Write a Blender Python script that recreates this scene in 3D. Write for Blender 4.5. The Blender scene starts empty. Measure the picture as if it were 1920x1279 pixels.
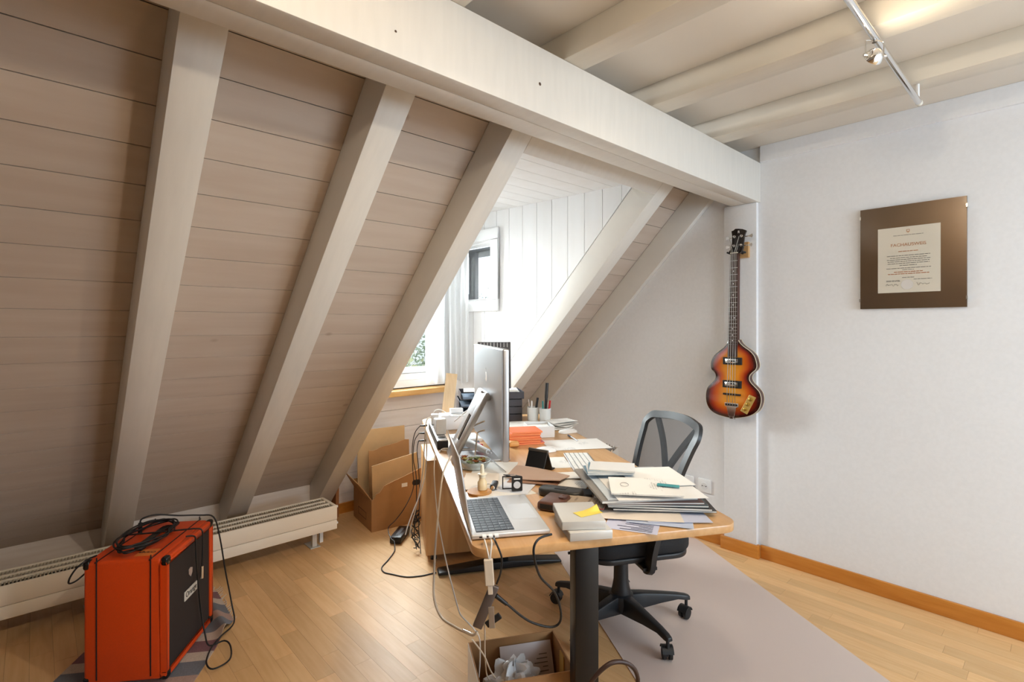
import bpy, bmesh, math, random
from mathutils import Vector, Matrix
R = math.radians
random.seed(7)
S = bpy.context.scene
COL = S.collection

# ------------------------------------------------------------------ camera, world, lights, exposure
F_PX, YAW, HOR, CAM_H = 969.4, R(47.27), 613.3, 1.32
cam = bpy.data.cameras.new('camera'); camo = bpy.data.objects.new('camera', cam); COL.objects.link(camo)
cam.sensor_width = 36.0; cam.lens = F_PX / 1920 * 36.0
cam.shift_y = (HOR - 639.5) / 1920
cam.clip_start = 0.02; cam.clip_end = 300
camo.location = (0, 0, CAM_H); camo.rotation_euler = (R(90), 0, YAW - R(90))
S.camera = camo
S.view_settings.view_transform = 'Standard'; S.view_settings.look = 'None'
S.view_settings.gamma = 1.0; S.view_settings.use_curve_mapping = False
S.view_settings.exposure = 0.25

w = bpy.data.worlds.new('sky'); S.world = w; w.use_nodes = True
nt = w.node_tree; bg = nt.nodes['Background']
bg.inputs['Color'].default_value = (0.80, 0.90, 1.0, 1); bg.inputs['Strength'].default_value = 2.2

def area(name, loc, target, sx, sy, watts, color):
    l = bpy.data.lights.new(name, 'AREA'); l.shape = 'RECTANGLE'; l.size = sx; l.size_y = sy
    l.energy = watts; l.color = color
    o = bpy.data.objects.new(name, l); COL.objects.link(o); o.location = loc
    o.rotation_euler = (Vector(target) - Vector(loc)).to_track_quat('-Z', 'Y').to_euler()
    return o
# daylight falling in through the dormer window and the small cheek window
area('daylight_dormer', (2.1, 4.4, 2.0), (2.0, 3.2, 1.65), 2.0, 1.15, 400, (0.93, 0.97, 1.0))
area('daylight_cheek', (3.45, 3.2, 2.25), (2.5, 3.1, 1.75), 0.8, 0.8, 45, (0.92, 0.96, 1.0))
area('added_fill_rear', (2.05, -2.66, 1.48), (1.6, 0.0, 1.2), 1.5, 1.15, 57, (0.68, 0.85, 1.0))  # added fill light behind an invented window, brightens the gable side

# ------------------------------------------------------------------ helpers
def zat(u, v, z=0.0):                       # point of the horizontal plane z that the camera sees at (u, v)
    r = ray(u, v); t = (z - CAM_H) / r.z
    return Vector((0, 0, CAM_H)) + t * r
def ray(u, v):
    fw = Vector((math.cos(YAW), math.sin(YAW), 0)); rt = Vector((math.sin(YAW), -math.cos(YAW), 0))
    return fw + (u - 960) / F_PX * rt + Vector((0, 0, (HOR - v) / F_PX))
def dat(u, v, d): return Vector((0, 0, CAM_H)) + d * ray(u, v)
def seen(p):
    d = Vector(p) - Vector((0, 0, CAM_H)); fw = Vector((math.cos(YAW), math.sin(YAW), 0)); rt = Vector((math.sin(YAW), -math.cos(YAW), 0))
    z = d.dot(fw)
    if z < 0.1: return False
    u = 960 + F_PX * d.dot(rt) / z; v = HOR - F_PX * d.z / z
    return -30 < u < 1950 and -30 < v < 1310
DA = R(61)
D1 = Vector((math.cos(DA), math.sin(DA), 0)); D2 = Vector((math.sin(DA), -math.cos(DA), 0))
DZ = 0.74
def dk(s, t, z=DZ): return D1 * s + D2 * t + Vector((0, 0, z))

def lin(c):
    return tuple((x / 12.92 if x <= 0.04045 else ((x + 0.055) / 1.055) ** 2.4) for x in [v / 255 for v in c]) + (1,)

MATS = {}
def mat(name, rgb, rough=0.5, metal=0.0, var=0.0, noise=0.0, nscale=20.0, stretch=(1, 1, 1), bump=0.0, coat=0.0, emit=None, estr=0.0, rgb2=None, spec=0.5, trans=0.0, coords='Object', sheen=0.0):
    if name in MATS: return MATS[name]
    m = bpy.data.materials.new(name); m.use_nodes = True; MATS[name] = m
    n = m.node_tree.nodes; L = m.node_tree.links; p = n['Principled BSDF']
    p.inputs['Roughness'].default_value = rough; p.inputs['Metallic'].default_value = metal
    p.inputs['Specular IOR Level'].default_value = spec
    p.inputs['Coat Weight'].default_value = coat; p.inputs['Transmission Weight'].default_value = trans
    p.inputs['Sheen Weight'].default_value = sheen
    c = lin(rgb)
    p.inputs['Base Color'].default_value = c
    src = None
    if noise or rgb2 or bump:
        tc = n.new('ShaderNodeTexCoord'); mp = n.new('ShaderNodeMapping'); mp.inputs['Scale'].default_value = stretch
        L.new(tc.outputs[coords], mp.inputs[0])
        tx = n.new('ShaderNodeTexNoise'); tx.inputs['Scale'].default_value = nscale; tx.inputs['Detail'].default_value = 5
        L.new(mp.outputs[0], tx.inputs['Vector'])
        if var:
            oi0 = n.new('ShaderNodeObjectInfo'); ad = n.new('ShaderNodeVectorMath'); ad.operation = 'ADD'
            ml = n.new('ShaderNodeVectorMath'); ml.operation = 'SCALE'; cb = n.new('ShaderNodeCombineXYZ')
            for k in range(3): L.new(oi0.outputs['Random'], cb.inputs[k])
            L.new(cb.outputs[0], ml.inputs[0]); ml.inputs['Scale'].default_value = 37.0
            L.new(mp.outputs[0], ad.inputs[0]); L.new(ml.outputs[0], ad.inputs[1]); L.new(ad.outputs[0], tx.inputs['Vector'])
        if noise or rgb2:
            cr = n.new('ShaderNodeValToRGB')
            c2 = lin(rgb2) if rgb2 else tuple(max(0, x * (1 - noise)) for x in c[:3]) + (1,)
            cr.color_ramp.elements[0].position = 0.35; cr.color_ramp.elements[0].color = c2
            cr.color_ramp.elements[1].position = 0.65; cr.color_ramp.elements[1].color = c
            L.new(tx.outputs['Fac'], cr.inputs[0]); src = cr.outputs[0]
        if bump:
            b = n.new('ShaderNodeBump'); b.inputs['Strength'].default_value = bump; b.inputs['Distance'].default_value = 0.01
            L.new(tx.outputs['Fac'], b.inputs['Height']); L.new(b.outputs[0], p.inputs['Normal'])
    if var:
        oi = n.new('ShaderNodeObjectInfo'); mr = n.new('ShaderNodeMapRange')
        mr.inputs['To Min'].default_value = 1 - var; mr.inputs['To Max'].default_value = 1 + var * 0.6
        L.new(oi.outputs['Random'], mr.inputs['Value'])
        hs = n.new('ShaderNodeHueSaturation'); L.new(mr.outputs[0], hs.inputs['Value'])
        if src: L.new(src, hs.inputs['Color'])
        else: hs.inputs['Color'].default_value = c
        src = hs.outputs[0]
    if src: L.new(src, p.inputs['Base Color'])
    if emit:
        p.inputs['Emission Color'].default_value = lin(emit); p.inputs['Emission Strength'].default_value = estr
    return m

def put(name, me, m=None, parent=None, loc=None, rotz=0.0):
    o = bpy.data.objects.new(name, me); COL.objects.link(o)
    if m is not None and len(me.materials) == 0: me.materials.append(m)
    if parent is not None: o.parent = parent
    if loc is not None: o.location = loc
    if rotz: o.rotation_euler = (0, 0, rotz)
    return o
def tag(o, label, cat, group=None, kind=None):
    o['label'] = label; o['category'] = cat
    if group: o['group'] = group
    if kind: o['kind'] = kind
    return o
def thing(name, label, cat, loc=(0, 0, 0), rotz=0.0, group=None, kind=None):
    o = bpy.data.objects.new(name, None); COL.objects.link(o); o.empty_display_size = 0.05
    o.location = loc; o.rotation_euler = (0, 0, rotz)
    return tag(o, label, cat, group, kind)

class G:
    """collects shapes, then becomes ONE mesh object"""
    def __init__(self): self.bm = bmesh.new()
    def _add(self, verts, faces, M=None):
        vs = [self.bm.verts.new(M @ Vector(v) if M else Vector(v)) for v in verts]
        for f in faces:
            try: self.bm.faces.new([vs[i] for i in f])
            except ValueError: pass
        return vs
    def box(self, x0, x1, y0, y1, z0, z1, M=None):
        v = [(x, y, z) for z in (z0, z1) for y in (y0, y1) for x in (x0, x1)]
        self._add(v, [(0, 2, 3, 1), (4, 5, 7, 6), (0, 1, 5, 4), (2, 6, 7, 3), (0, 4, 6, 2), (1, 3, 7, 5)], M); return self
    def cbox(self, c, sx, sy, sz, M=None):
        T = Matrix.Translation(c) @ (M or Matrix())
        return self.box(-sx / 2, sx / 2, -sy / 2, sy / 2, -sz / 2, sz / 2, T)
    def prism(self, poly, h0, h1, M=None):      # polygon in local xy, extruded along local z
        n = len(poly); v = [(p[0], p[1], h0) for p in poly] + [(p[0], p[1], h1) for p in poly]
        f = [tuple(range(n - 1, -1, -1)), tuple(range(n, 2 * n))] + [(i, (i + 1) % n, n + (i + 1) % n, n + i) for i in range(n)]
        self._add(v, f, M); return self
    def lathe(self, prof, seg=20, M=None):      # profile (r, z), axis local z
        v, f = [], []
        for r, z in prof:
            for k in range(seg):
                a = 2 * math.pi * k / seg; v.append((max(r, 1e-5) * math.cos(a), max(r, 1e-5) * math.sin(a), z))
        for i in range(len(prof) - 1):
            for k in range(seg):
                k2 = (k + 1) % seg; f.append((i * seg + k, i * seg + k2, (i + 1) * seg + k2, (i + 1) * seg + k))
        f.append(tuple(range(seg - 1, -1, -1))); f.append(tuple((len(prof) - 1) * seg + k for k in range(seg)))
        self._add(v, f, M); return self
    def cyl(self, a, b, r, r2=None, seg=14):
        a, b = Vector(a), Vector(b); d = b - a
        M = Matrix.Translation(a) @ d.to_track_quat('Z', 'Y').to_matrix().to_4x4()
        return self.lathe([(r, 0), (r if r2 is None else r2, d.length)], seg, M)
    def tube(self, pts, r, seg=8, sub=5):
        P = spline(pts, sub); n = len(P); v, f = [], []
        up = Vector((0.13, 0.27, 1)).normalized()
        for i, p in enumerate(P):
            t = (P[min(i + 1, n - 1)] - P[max(i - 1, 0)]).normalized()
            a = t.cross(up)
            if a.length < 0.05: a = t.cross(Vector((1, 0, 0)))
            a.normalize(); b = t.cross(a)
            up = a.cross(t)
            for k in range(seg):
                an = 2 * math.pi * k / seg; v.append(p + r * (math.cos(an) * a + math.sin(an) * b))
        for i in range(n - 1):
            for k in range(seg):
                k2 = (k + 1) % seg; f.append((i * seg + k, i * seg + k2, (i + 1) * seg + k2, (i + 1) * seg + k))
        f.append(tuple(range(seg))); f.append(tuple((n - 1) * seg + k for k in range(seg - 1, -1, -1)))
        self._add(v, f); return self
    def grid(self, fn, nu, nv, thick=None):     # fn(a, b) with a, b in 0..1; thick: offset vector for a closed sheet
        v = [Vector(fn(i / nu, j / nv)) for j in range(nv + 1) for i in range(nu + 1)]
        f = [(j * (nu + 1) + i, j * (nu + 1) + i + 1, (j + 1) * (nu + 1) + i + 1, (j + 1) * (nu + 1) + i) for j in range(nv) for i in range(nu)]
        if thick is not None:
            t = Vector(thick); N = len(v); v = v + [x - t for x in v]
            f = f + [tuple(N + k for k in reversed(q)) for q in f[:]]
            bd = [i for i in range(nu + 1)] + [j * (nu + 1) + nu for j in range(1, nv + 1)] + [nv * (nu + 1) + i for i in range(nu - 1, -1, -1)] + [j * (nu + 1) for j in range(nv - 1, 0, -1)]
            f += [(bd[k], N + bd[k], N + bd[(k + 1) % len(bd)], bd[(k + 1) % len(bd)]) for k in range(len(bd))]
        self._add(v, f); return self
    def mesh(self, name, bevel=0.0, smooth=None, bseg=2):
        bmesh.ops.remove_doubles(self.bm, verts=self.bm.verts, dist=1e-6)
        bmesh.ops.recalc_face_normals(self.bm, faces=self.bm.faces)
        if bevel:
            ed = [e for e in self.bm.edges if len(e.link_faces) == 2 and e.calc_face_angle(0) > R(35)]
            if ed: bmesh.ops.bevel(self.bm, geom=ed, offset=bevel, segments=bseg, affect='EDGES', profile=0.5, clamp_overlap=True)
        me = bpy.data.meshes.new(name); self.bm.to_mesh(me); self.bm.free()
        if smooth is not None:
            for p in me.polygons: p.use_smooth = True
            me.set_sharp_from_angle(angle=R(smooth))
        return me
    def put(self, name, m, parent=None, bevel=0.0, smooth=None, loc=None, rotz=0.0, bseg=2):
        return put(name, self.mesh(name, bevel, smooth, bseg), m, parent, loc, rotz)

def spline(pts, sub=5):
    P = [Vector(p) for p in pts]
    if len(P) < 3 or sub < 2: return P
    out = []
    for i in range(len(P) - 1):
        p0, p1, p2, p3 = P[max(i - 1, 0)], P[i], P[i + 1], P[min(i + 2, len(P) - 1)]
        for k in range(sub):
            t = k / sub
            out.append(0.5 * ((2 * p1) + (p2 - p0) * t + (2 * p0 - 5 * p1 + 4 * p2 - p3) * t * t + (3 * p1 - p0 - 3 * p2 + p3) * t ** 3))
    out.append(P[-1]); return out
def text_mesh(txt, size, depth=0.0004, align='CENTER'):
    c = bpy.data.curves.new('lettering', 'FONT'); c.body = txt; c.size = size; c.extrude = depth; c.align_x = align; c.align_y = 'CENTER'
    o = bpy.data.objects.new('lettering', c); COL.objects.link(o)
    dg = bpy.context.evaluated_depsgraph_get(); me = bpy.data.meshes.new_from_object(o.evaluated_get(dg))
    bpy.data.objects.remove(o); bpy.data.curves.remove(c); return me

# ------------------------------------------------------------------ materials of the room
M_PLASTER = mat('white_plaster', (236, 236, 238), 0.85, noise=0.03, nscale=60, bump=0.03)
M_RAFTER = mat('cream_painted_timber', (224, 219, 211), 0.45, noise=0.04, nscale=6, stretch=(8, 1, 1), bump=0.02)
M_JOIST = mat('cream_painted_joist', (224, 217, 204), 0.45, noise=0.04, nscale=6, stretch=(8, 1, 1), bump=0.02)
M_CEIL = mat('cream_ceiling', (222, 214, 202), 0.7, noise=0.03, nscale=5)
M_BOARD = mat('whitewashed_pine', (202, 187, 173), 0.6, var=0.03, rgb2=(195, 178, 163), nscale=2.2, stretch=(1.0, 9, 9), bump=0.008)
def add_knots(m, sc, st, col, rad):
    n = m.node_tree.nodes; L = m.node_tree.links; p = n['Principled BSDF']; src = p.inputs['Base Color'].links[0].from_socket
    tc = n.new('ShaderNodeTexCoord'); mp = n.new('ShaderNodeMapping'); mp.inputs['Scale'].default_value = st; L.new(tc.outputs['Object'], mp.inputs[0])
    vo = n.new('ShaderNodeTexVoronoi'); vo.inputs['Scale'].default_value = sc; L.new(mp.outputs[0], vo.inputs['Vector'])
    mr = n.new('ShaderNodeMapRange'); mr.inputs['From Min'].default_value = rad; mr.inputs['From Max'].default_value = rad * .4; mr.inputs['To Min'].default_value = 0; mr.inputs['To Max'].default_value = .45; L.new(vo.outputs['Distance'], mr.inputs['Value'])
    mi = n.new('ShaderNodeMix'); mi.data_type = 'RGBA'; L.new(mr.outputs[0], mi.inputs['Factor']); L.new(src, mi.inputs['A']); mi.inputs['B'].default_value = lin(col); L.new(mi.outputs['Result'], p.inputs['Base Color'])
add_knots(M_BOARD, 3.2, (1, 1.4, 1.4), (140, 112, 92), .075)
M_BOARDW = mat('white_painted_board', (232, 231, 231), 0.55, var=0.02, rgb2=(229, 227, 226), nscale=2.0, stretch=(6, 6, 1.0), bump=0.004)
M_KNEE = mat('pale_painted_board', (236, 228, 223), 0.5, var=0.02, rgb2=(228, 218, 211), nscale=3.0, stretch=(1.2, 14, 14), bump=0.02)
M_GROOVE = mat('dark_groove', (92, 72, 60), 0.9)
M_BEECH = mat('beech_parquet', (226, 184, 132), 0.46, var=0.13, rgb2=(219, 174, 121), nscale=4.0, stretch=(16, 1.4, 1), bump=0.006, spec=0.4)
M_SKIRT = mat('beech_skirting', (206, 136, 58), 0.35, rgb2=(194, 122, 46), nscale=5.0, stretch=(10, 1, 10))
M_WHITE = mat('white_lacquer', (240, 240, 240), 0.35)
M_BLACK = mat('black_plastic', (26, 26, 28), 0.45)
M_CHROME = mat('chrome', (225, 225, 225), 0.12, metal=1.0)
M_ALU = mat('brushed_aluminium', (198, 198, 200), 0.38, metal=0.9)
# ------------------------------------------------------------------ room shell
def struct(o, label, cat): return tag(o, label, cat, kind='structure')
TH = R(45.4); TT = math.tan(TH); CT, ST = math.cos(TH), math.sin(TH)
KU, KB = 3.603, 3.819                      # z + TT*y of the rafter undersides and of the boards
XW, YK = 3.06, 3.52                        # gable wall, knee wall
X0, YB = -2.2, -2.6
def yz(k, y): return k - TT * y
# planes: matrix that maps local (x: across = world Y, y: world Z, z: world X)
MX = Matrix(((0, 0, 1, 0), (1, 0, 0, 0), (0, 1, 0, 0), (0, 0, 0, 1)))     # (y, z, x) -> (x, y, z)

# floor: a slab and beech strips
floor = struct(G().box(X0, XW, YB, YK + .06, -.12, -.008).put('floor', M_GROOVE), 'beech strip parquet floor of the attic room', 'floor')
LENS = [0.38, 0.46, 0.54, 0.62, 0.70]
SW = 0.0715
plank_me = {}
for L_ in LENS:
    plank_me[L_] = G().box(.0003, SW - .0003, .0003, L_ - .0003, -.010, 0).mesh('plank')
    plank_me[L_].materials.append(M_BEECH)
rest = G(); nplank = 0
x = XW - SW
rr = random.Random(3)
while x > X0 - SW:
    y = YB - rr.random() * 0.6
    while y < YK:
        L_ = rr.choice(LENS); y1 = y + L_
        if any(seen((xx, min(yy, YK), 0)) for xx in (x, x + SW) for yy in (y, y + L_ / 2, y1)) and y1 < YK + .06 and nplank < 300:
            p = put('plank', plank_me[L_], None, floor, (x, y, 0)); nplank += 1
        else:
            a, b = max(x, X0), max(y, YB); c = min(y1, YK + .05)
            if c > b and x + SW > a: rest.box(a + .0003, x + SW - .0003, b + .0003, c - .0003, -.010, 0)
        y = y1
    x -= SW
o = rest.put('plank_field', M_BEECH, floor); o['kind'] = 'stuff'

# sloped ceiling: backing and whitewashed boards
slope = thing('ceiling_slope', 'sloping roof underside clad in whitewashed pine boards between the rafters', 'ceiling', kind='structure')
def slab(xa, xb, k0, k1, ya, yb):          # piece of the slope between offsets k0 < k1 and y from ya to yb (at k0)
    return [(ya, yz(k0, ya)), (yb, yz(k0, yb)), (yb + (k1 - k0) * CT * ST, yz(k0, yb) + (k1 - k0) * CT * CT), (ya + (k1 - k0) * CT * ST, yz(k0, ya) + (k1 - k0) * CT * CT)]
for xa, xb in ((X0, 1.455), (2.545, XW)):
    G().prism(slab(xa, xb, KB + .022, KB + .08, 1.30, YK + .05), xa, xb, MX).put('backing', M_GROOVE, slope)
ys = [1.728 + .0965 * i for i in range(-4, 19)]
ys = [y for y in ys if y < YK - .03] + [YK + .01]
for i in range(len(ys) - 1):
    g = .0011
    for xa, xb in ((X0, 1.455), (2.535, XW)):
        poly = slab(xa, xb, KB, KB + .026, ys[i] + g, ys[i + 1] - g)
        G().prism(poly, xa, xb, MX).put('board', M_BOARD, slope)

# rafters
def rafter(xa, xb, label, ya=1.375):
    poly = [(ya, yz(KU, ya)), (YK - .001, yz(KU, YK - .001)), (YK - .001, yz(KB - .002, YK - .001)), (ya, yz(KB - .002, ya))]
    o = G().prism(poly, xa, xb, MX).put('rafter', M_RAFTER, bevel=.003, smooth=40)
    return struct(o, label, 'rafter')
for xa, xb, lb in ((-.292, -.182, 'cream painted sloping rafter left of the amplifier'), (.262, .372, 'cream painted sloping rafter rising behind the orange amplifier'), (.826, .936, 'cream painted sloping rafter between the amplifier and the dormer'),
               (1.377, 1.487, 'cream painted sloping rafter at the open side of the dormer'), (2.48, 2.59, 'cream painted sloping rafter between dormer cheek and gable wall'), (3.02, 3.06, 'narrow cream rafter strip lying against the white gable wall')):
    rafter(xa, xb, lb)
o = G().prism([(1.372, yz(KU, 1.372)), (1.542, yz(KU, 1.542)), (1.60, yz(KU, 1.542) + .07), (1.60, 2.20), (1.45, 2.26), (1.372, 2.26)], 1.487, 2.48, MX).put('dormer_header', M_RAFTER, bevel=.003, smooth=40)
struct(o, 'cream header beam across the top of the dormer opening', 'beam')

# purlin of two timbers
pur = thing('purlin', 'heavy cream purlin beam running the length of the room', 'beam', kind='structure')
G().box(X0, XW, 1.21, 1.2835, 2.034, 2.26).put('front_timber', M_RAFTER, pur, bevel=.003, smooth=40)
G().box(X0, XW, 1.2845, 1.372, 2.034, 2.258).put('rear_timber', M_RAFTER, pur, bevel=.003, smooth=40)
for px, pz, sc in ((1.245, 2.135, 1), (.70, 2.10, .6)):
    G().lathe([(.006 * sc, 0), (.001, .003)], 8, Matrix.Translation((px, 1.2095, pz)) @ Matrix.Rotation(R(90), 4, 'X')).put('knot_hole', M_GROOVE, pur)

# flat ceiling with joists
struct(G().box(X0, XW, YB, 1.46, 2.352, 2.42).put('ceiling', M_CEIL), 'flat cream ceiling panel above the joists', 'ceiling')
for i, xa in enumerate((-1.95, -1.39, -.84, -.29, .265, .817, 1.366, 1.927, 2.48)):
    o = G().box(xa, xa + .112, YB, 1.375, 2.26, 2.353).put('ceiling_joist', M_JOIST, bevel=.004, smooth=40)
    lb = {8: 'cream ceiling joist nearest the gable wall', 7: 'cream ceiling joist second from the gable wall, above the spot lamp', 6: 'cream ceiling joist third from the gable wall', 5: 'cream ceiling joist fourth from the gable wall'}.get(i, 'cream ceiling joist far from the gable wall')
    struct(o, lb, 'joist')
    if i < 5: o['group'] = 'ceiling joists far from the gable wall'
# gable wall, post, trim, skirting
struct(G().prism([(YB - .1, -.12), (YK + .12, -.12), (YK + .12, .32), (1.38, 2.58), (YB - .1, 2.58)], XW, XW + .12, MX).put('wall_right', M_PLASTER), 'white plastered gable wall with the bass and certificate', 'wall')
struct(G().box(3.03, XW, 1.222, 1.411, 0, 2.034).put('trim_1', M_PLASTER, bevel=.003, smooth=40), 'flat white post under the purlin end', 'post')
t2 = struct(G().box(3.042, XW, YB, 1.209, 2.262, 2.352).put('trim_2', M_PLASTER, bevel=.002), 'pale board along the top of the gable wall', 'trim')
bb = thing('baseboard_right', 'beech skirting board along the gable wall and around the post', 'skirting', kind='structure')
for a in ((3.044, XW, YB, 1.206), (3.044, XW, 1.427, YK)):
    G().box(*a, 0, .075).put('skirting_board', M_SKIRT, bb, bevel=.003, smooth=40)
G().box(3.014, 3.03, 1.206, 1.427, 0, .075).put('skirting_board', M_SKIRT, bb, bevel=.003, smooth=40)
for ya in (1.206, 1.412): G().box(3.0305, 3.0435, ya, ya + .0145, 0, .075).put('skirting_return', M_SKIRT, bb)
# knee wall and dormer front wall
kw = struct(G().box(X0, XW, YK + .018, YK + .1, -.1, .30).put('wall_left', M_GROOVE), 'low knee wall of horizontal boards below the slope and window', 'wall')
G().box(X0, 1.48, YK, YK + .018, .076, .245).put('board', M_KNEE, kw); G().box(2.50, XW, YK, YK + .018, 0, .245).put('board', M_KNEE, kw)
G().box(X0, 1.48, YK, YK + .018, 0, .0745).put('board', M_KNEE, kw)
zs = [0, .135, .272, .41, .547, .685, .80]
for i in range(6): G().box(1.482, 2.498, YK, YK + .018, zs[i] + .0012, zs[i + 1] - .0012).put('board', M_KNEE, kw)
G().box(1.40, 2.56, YK + .018, YK + .10, .30, .85).put('dormer_wall_core', M_GROOVE, kw)
for a in ((1.40, 1.56, .85, 2.26), (2.44, 2.56, .85, 2.26), (1.56, 2.44, 2.03, 2.26), (1.56, 2.44, .85, .905)):
    G().box(a[0], a[1], YK + .002, YK + .10, a[2], a[3]).put('window_surround', M_WHITE, kw)
struct(G().box(1.49, 2.505, YK - .015, YK, 0, .07).put('baseboard_left', M_SKIRT), 'beech skirting below the dormer window wall', 'skirting')
# dormer cheeks (right one with a small window) and ceiling
XC = 2.51; CW = (2.93, 3.33, 1.515, 1.965)
def zc(y): return 2.142 + .03 * (y - 1.66)
wr = thing('wall_dormer_right', 'dormer cheek of upright white boards with a small window', 'wall', kind='structure')
sy = [1.50] + [1.777 + .1385 * i for i in range(0, 13)] + [YK + .01]
def cheek_poly(ya, yb, z0f, z1f): return [(ya, z0f(ya)), (yb, z0f(yb)), (yb, z1f(yb)), (ya, z1f(ya))]
for xa, xb, par, hole in ((XC, XC + .018, wr, True),):
    for i in range(len(sy) - 1):
        ya, yb = sy[i] + .0016, sy[i + 1] - .0016
        if yb - ya < .01: continue
        low = lambda y: max(0.0, yz(KB + .035, y)); top = zc
        cuts = [ya] + [c for c in (CW[0], CW[1]) if ya < c < yb] + [yb]
        for j in range(len(cuts) - 1):
            a, b = cuts[j], cuts[j + 1]
            if hole and a >= CW[0] - .001 and b <= CW[1] + .001:
                G().prism(cheek_poly(a, b, low, lambda y: CW[2]), xa, xb, MX).put('board', M_BOARDW, par)
                G().prism(cheek_poly(a, b, lambda y: CW[3], top), xa, xb, MX).put('board', M_BOARDW, par)
            else: G().prism(cheek_poly(a, b, low, top), xa, xb, MX).put('board', M_BOARDW, par)
bk = G()
for a, b, z0f, z1f in ((1.45, CW[0], lambda y: yz(KB + .05, y), lambda y: 2.3), (CW[1], 3.65, lambda y: 0, lambda y: 2.3), (CW[0], CW[1], lambda y: 0, lambda y: CW[2]), (CW[0], CW[1], lambda y: CW[3], lambda y: 2.3)):
    bk.prism(cheek_poly(a, b, z0f, z1f), XC + .018, XC + .06, MX)
bk.put('backing', M_GROOVE, wr)
wl = thing('wall_dormer_left', 'far dormer cheek of upright white boards, hidden behind the rafter', 'wall', kind='structure')
for i in range(len(sy) - 1):
    a, b = sy[i] + .001, sy[i + 1] - .001
    if b - a > .01: G().prism(cheek_poly(a, b, lambda y: max(0, yz(KB + .035, y)), zc), 1.44, 1.458, MX).put('board', M_BOARDW, wl)
G().prism([(1.45, yz(KB + .05, 1.45)), (3.65, 0), (3.65, 2.3), (1.45, 2.3)], 1.40, 1.44, MX).put('backing', M_GROOVE, wl)
dc = thing('ceiling_dormer', 'white boarded ceiling inside the dormer', 'ceiling', kind='structure')
yy = 1.42
while yy < YK + .05:
    G().prism([(yy + .0015, zc(yy)), (yy + .1365, zc(yy + .137)), (yy + .1365, zc(yy + .137) + .018), (yy + .0015, zc(yy) + .018)], 1.40, 2.53, MX).put('board', M_BOARDW, dc); yy += .138
G().prism([(1.40, 2.17), (3.66, 2.23), (3.66, 2.30), (1.40, 2.30)], 1.38, 2.58, MX).put('backing', M_GROOVE, dc)
# walls behind the camera
wb = G()
for a in ((X0, 1.25, -.1, 2.5), (2.85, XW, -.1, 2.5), (1.25, 2.85, -.1, .85), (1.25, 2.85, 2.1, 2.5)): wb.box(a[0], a[1], YB - .1, YB, a[2], a[3])
struct(wb.put('wall_back', M_PLASTER), 'white wall facing the dormer, with an added wide window', 'wall')
struct(G().box(X0 - .1, X0, YB - .1, YK + .1, -.1, 2.5).put('wall_far', M_PLASTER), 'white end wall opposite the gable wall', 'wall')

struct(G().box(.92, 1.02, YB, -.45, 0, 2.26).put('added_shade_wall', M_PLASTER), 'added unseen white wall shading the amplifier side', 'wall')  # unseen wall, added to keep rear light off the left slope

# glass
gm = bpy.data.materials.new('window_glass'); gm.use_nodes = True; n = gm.node_tree.nodes; L = gm.node_tree.links
n.remove(n['Principled BSDF']); tr = n.new('ShaderNodeBsdfTransparent'); gl = n.new('ShaderNodeBsdfGlossy'); mx = n.new('ShaderNodeMixShader')
gl.inputs['Roughness'].default_value = .02; mx.inputs[0].default_value = .06; tr.inputs[0].default_value = (.95, .97, .96, 1)
L.new(tr.outputs[0], mx.inputs[1]); L.new(gl.outputs[0], mx.inputs[2]); L.new(mx.outputs[0], n['Material Output'].inputs[0])
M_GLASS = gm
def ring(x0, x1, z0, z1, wd, d0, d1, M): # rectangular frame in local (x, y) extruded along local z
    g = G()
    g.prism([(x0, z0), (x1, z0), (x1, z0 + wd), (x0, z0 + wd)], d0, d1, M); g.prism([(x0, z1 - wd), (x1, z1 - wd), (x1, z1), (x0, z1)], d0, d1, M)
    g.prism([(x0, z0 + wd), (x0 + wd, z0 + wd), (x0 + wd, z1 - wd), (x0, z1 - wd)], d0, d1, M); g.prism([(x1 - wd, z0 + wd), (x1, z0 + wd), (x1, z1 - wd), (x1 - wd, z1 - wd)], d0, d1, M)
    return g
MY = Matrix(((1, 0, 0, 0), (0, 0, 1, 0), (0, 1, 0, 0), (0, 0, 0, 1)))     # (x, z, y)
w1 = thing('window_1', 'white framed dormer window above the beech sill', 'window', kind='structure')
ring(1.56, 2.44, .905, 2.03, .05, YK + .01, YK + .07, MY).put('window_frame', M_WHITE, w1, bevel=.003)
for xa, xb in ((1.612, 1.998), (2.002, 2.388)):
    sa = ring(xa, xb, .957, 1.978, .045, YK + .02, YK + .06, MY).put('sash', M_WHITE, w1, bevel=.003)
    G().box(xa + .044, xb - .044, YK + .038, YK + .042, 1.0, 1.934).put('pane', M_GLASS, sa)
w2 = thing('window_2', 'small white framed window in the dormer cheek', 'window', kind='structure')
ring(2.85, 3.41, 1.44, 2.055, .085, XC - .022, XC, MX).put('casing', M_WHITE, w2, bevel=.004, smooth=40)
ring(CW[0], CW[1], CW[2], CW[3], .006, XC - .001, XC + .06, MX).put('reveal', M_WHITE, w2)
sa = ring(CW[0] + .006, CW[1] - .006, CW[2] + .006, CW[3] - .006, .016, XC + .03, XC + .055, MX).put('sash', M_WHITE, w2)
G().box(XC + .044, XC + .048, CW[0] + .02, CW[1] - .02, CW[2] + .02, CW[3] - .02).put('pane', M_GLASS, sa)
G().box(XC + .07, XC + .30, CW[0] - .02, 3.5, 1.915, 1.94).put('outer_board', mat('dark_eave', (62, 62, 66), .7), w2)
G().box(XC + .065, XC + .10, 3.22, 3.30, CW[2] - .05, 1.914).put('shutter_edge', MATS['dark_eave'], w2)
w3 = thing('added_rear_window', 'added unseen wide window in the wall facing the dormer', 'window', kind='structure')  # invented window out of view, opening for the added rear light
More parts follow.
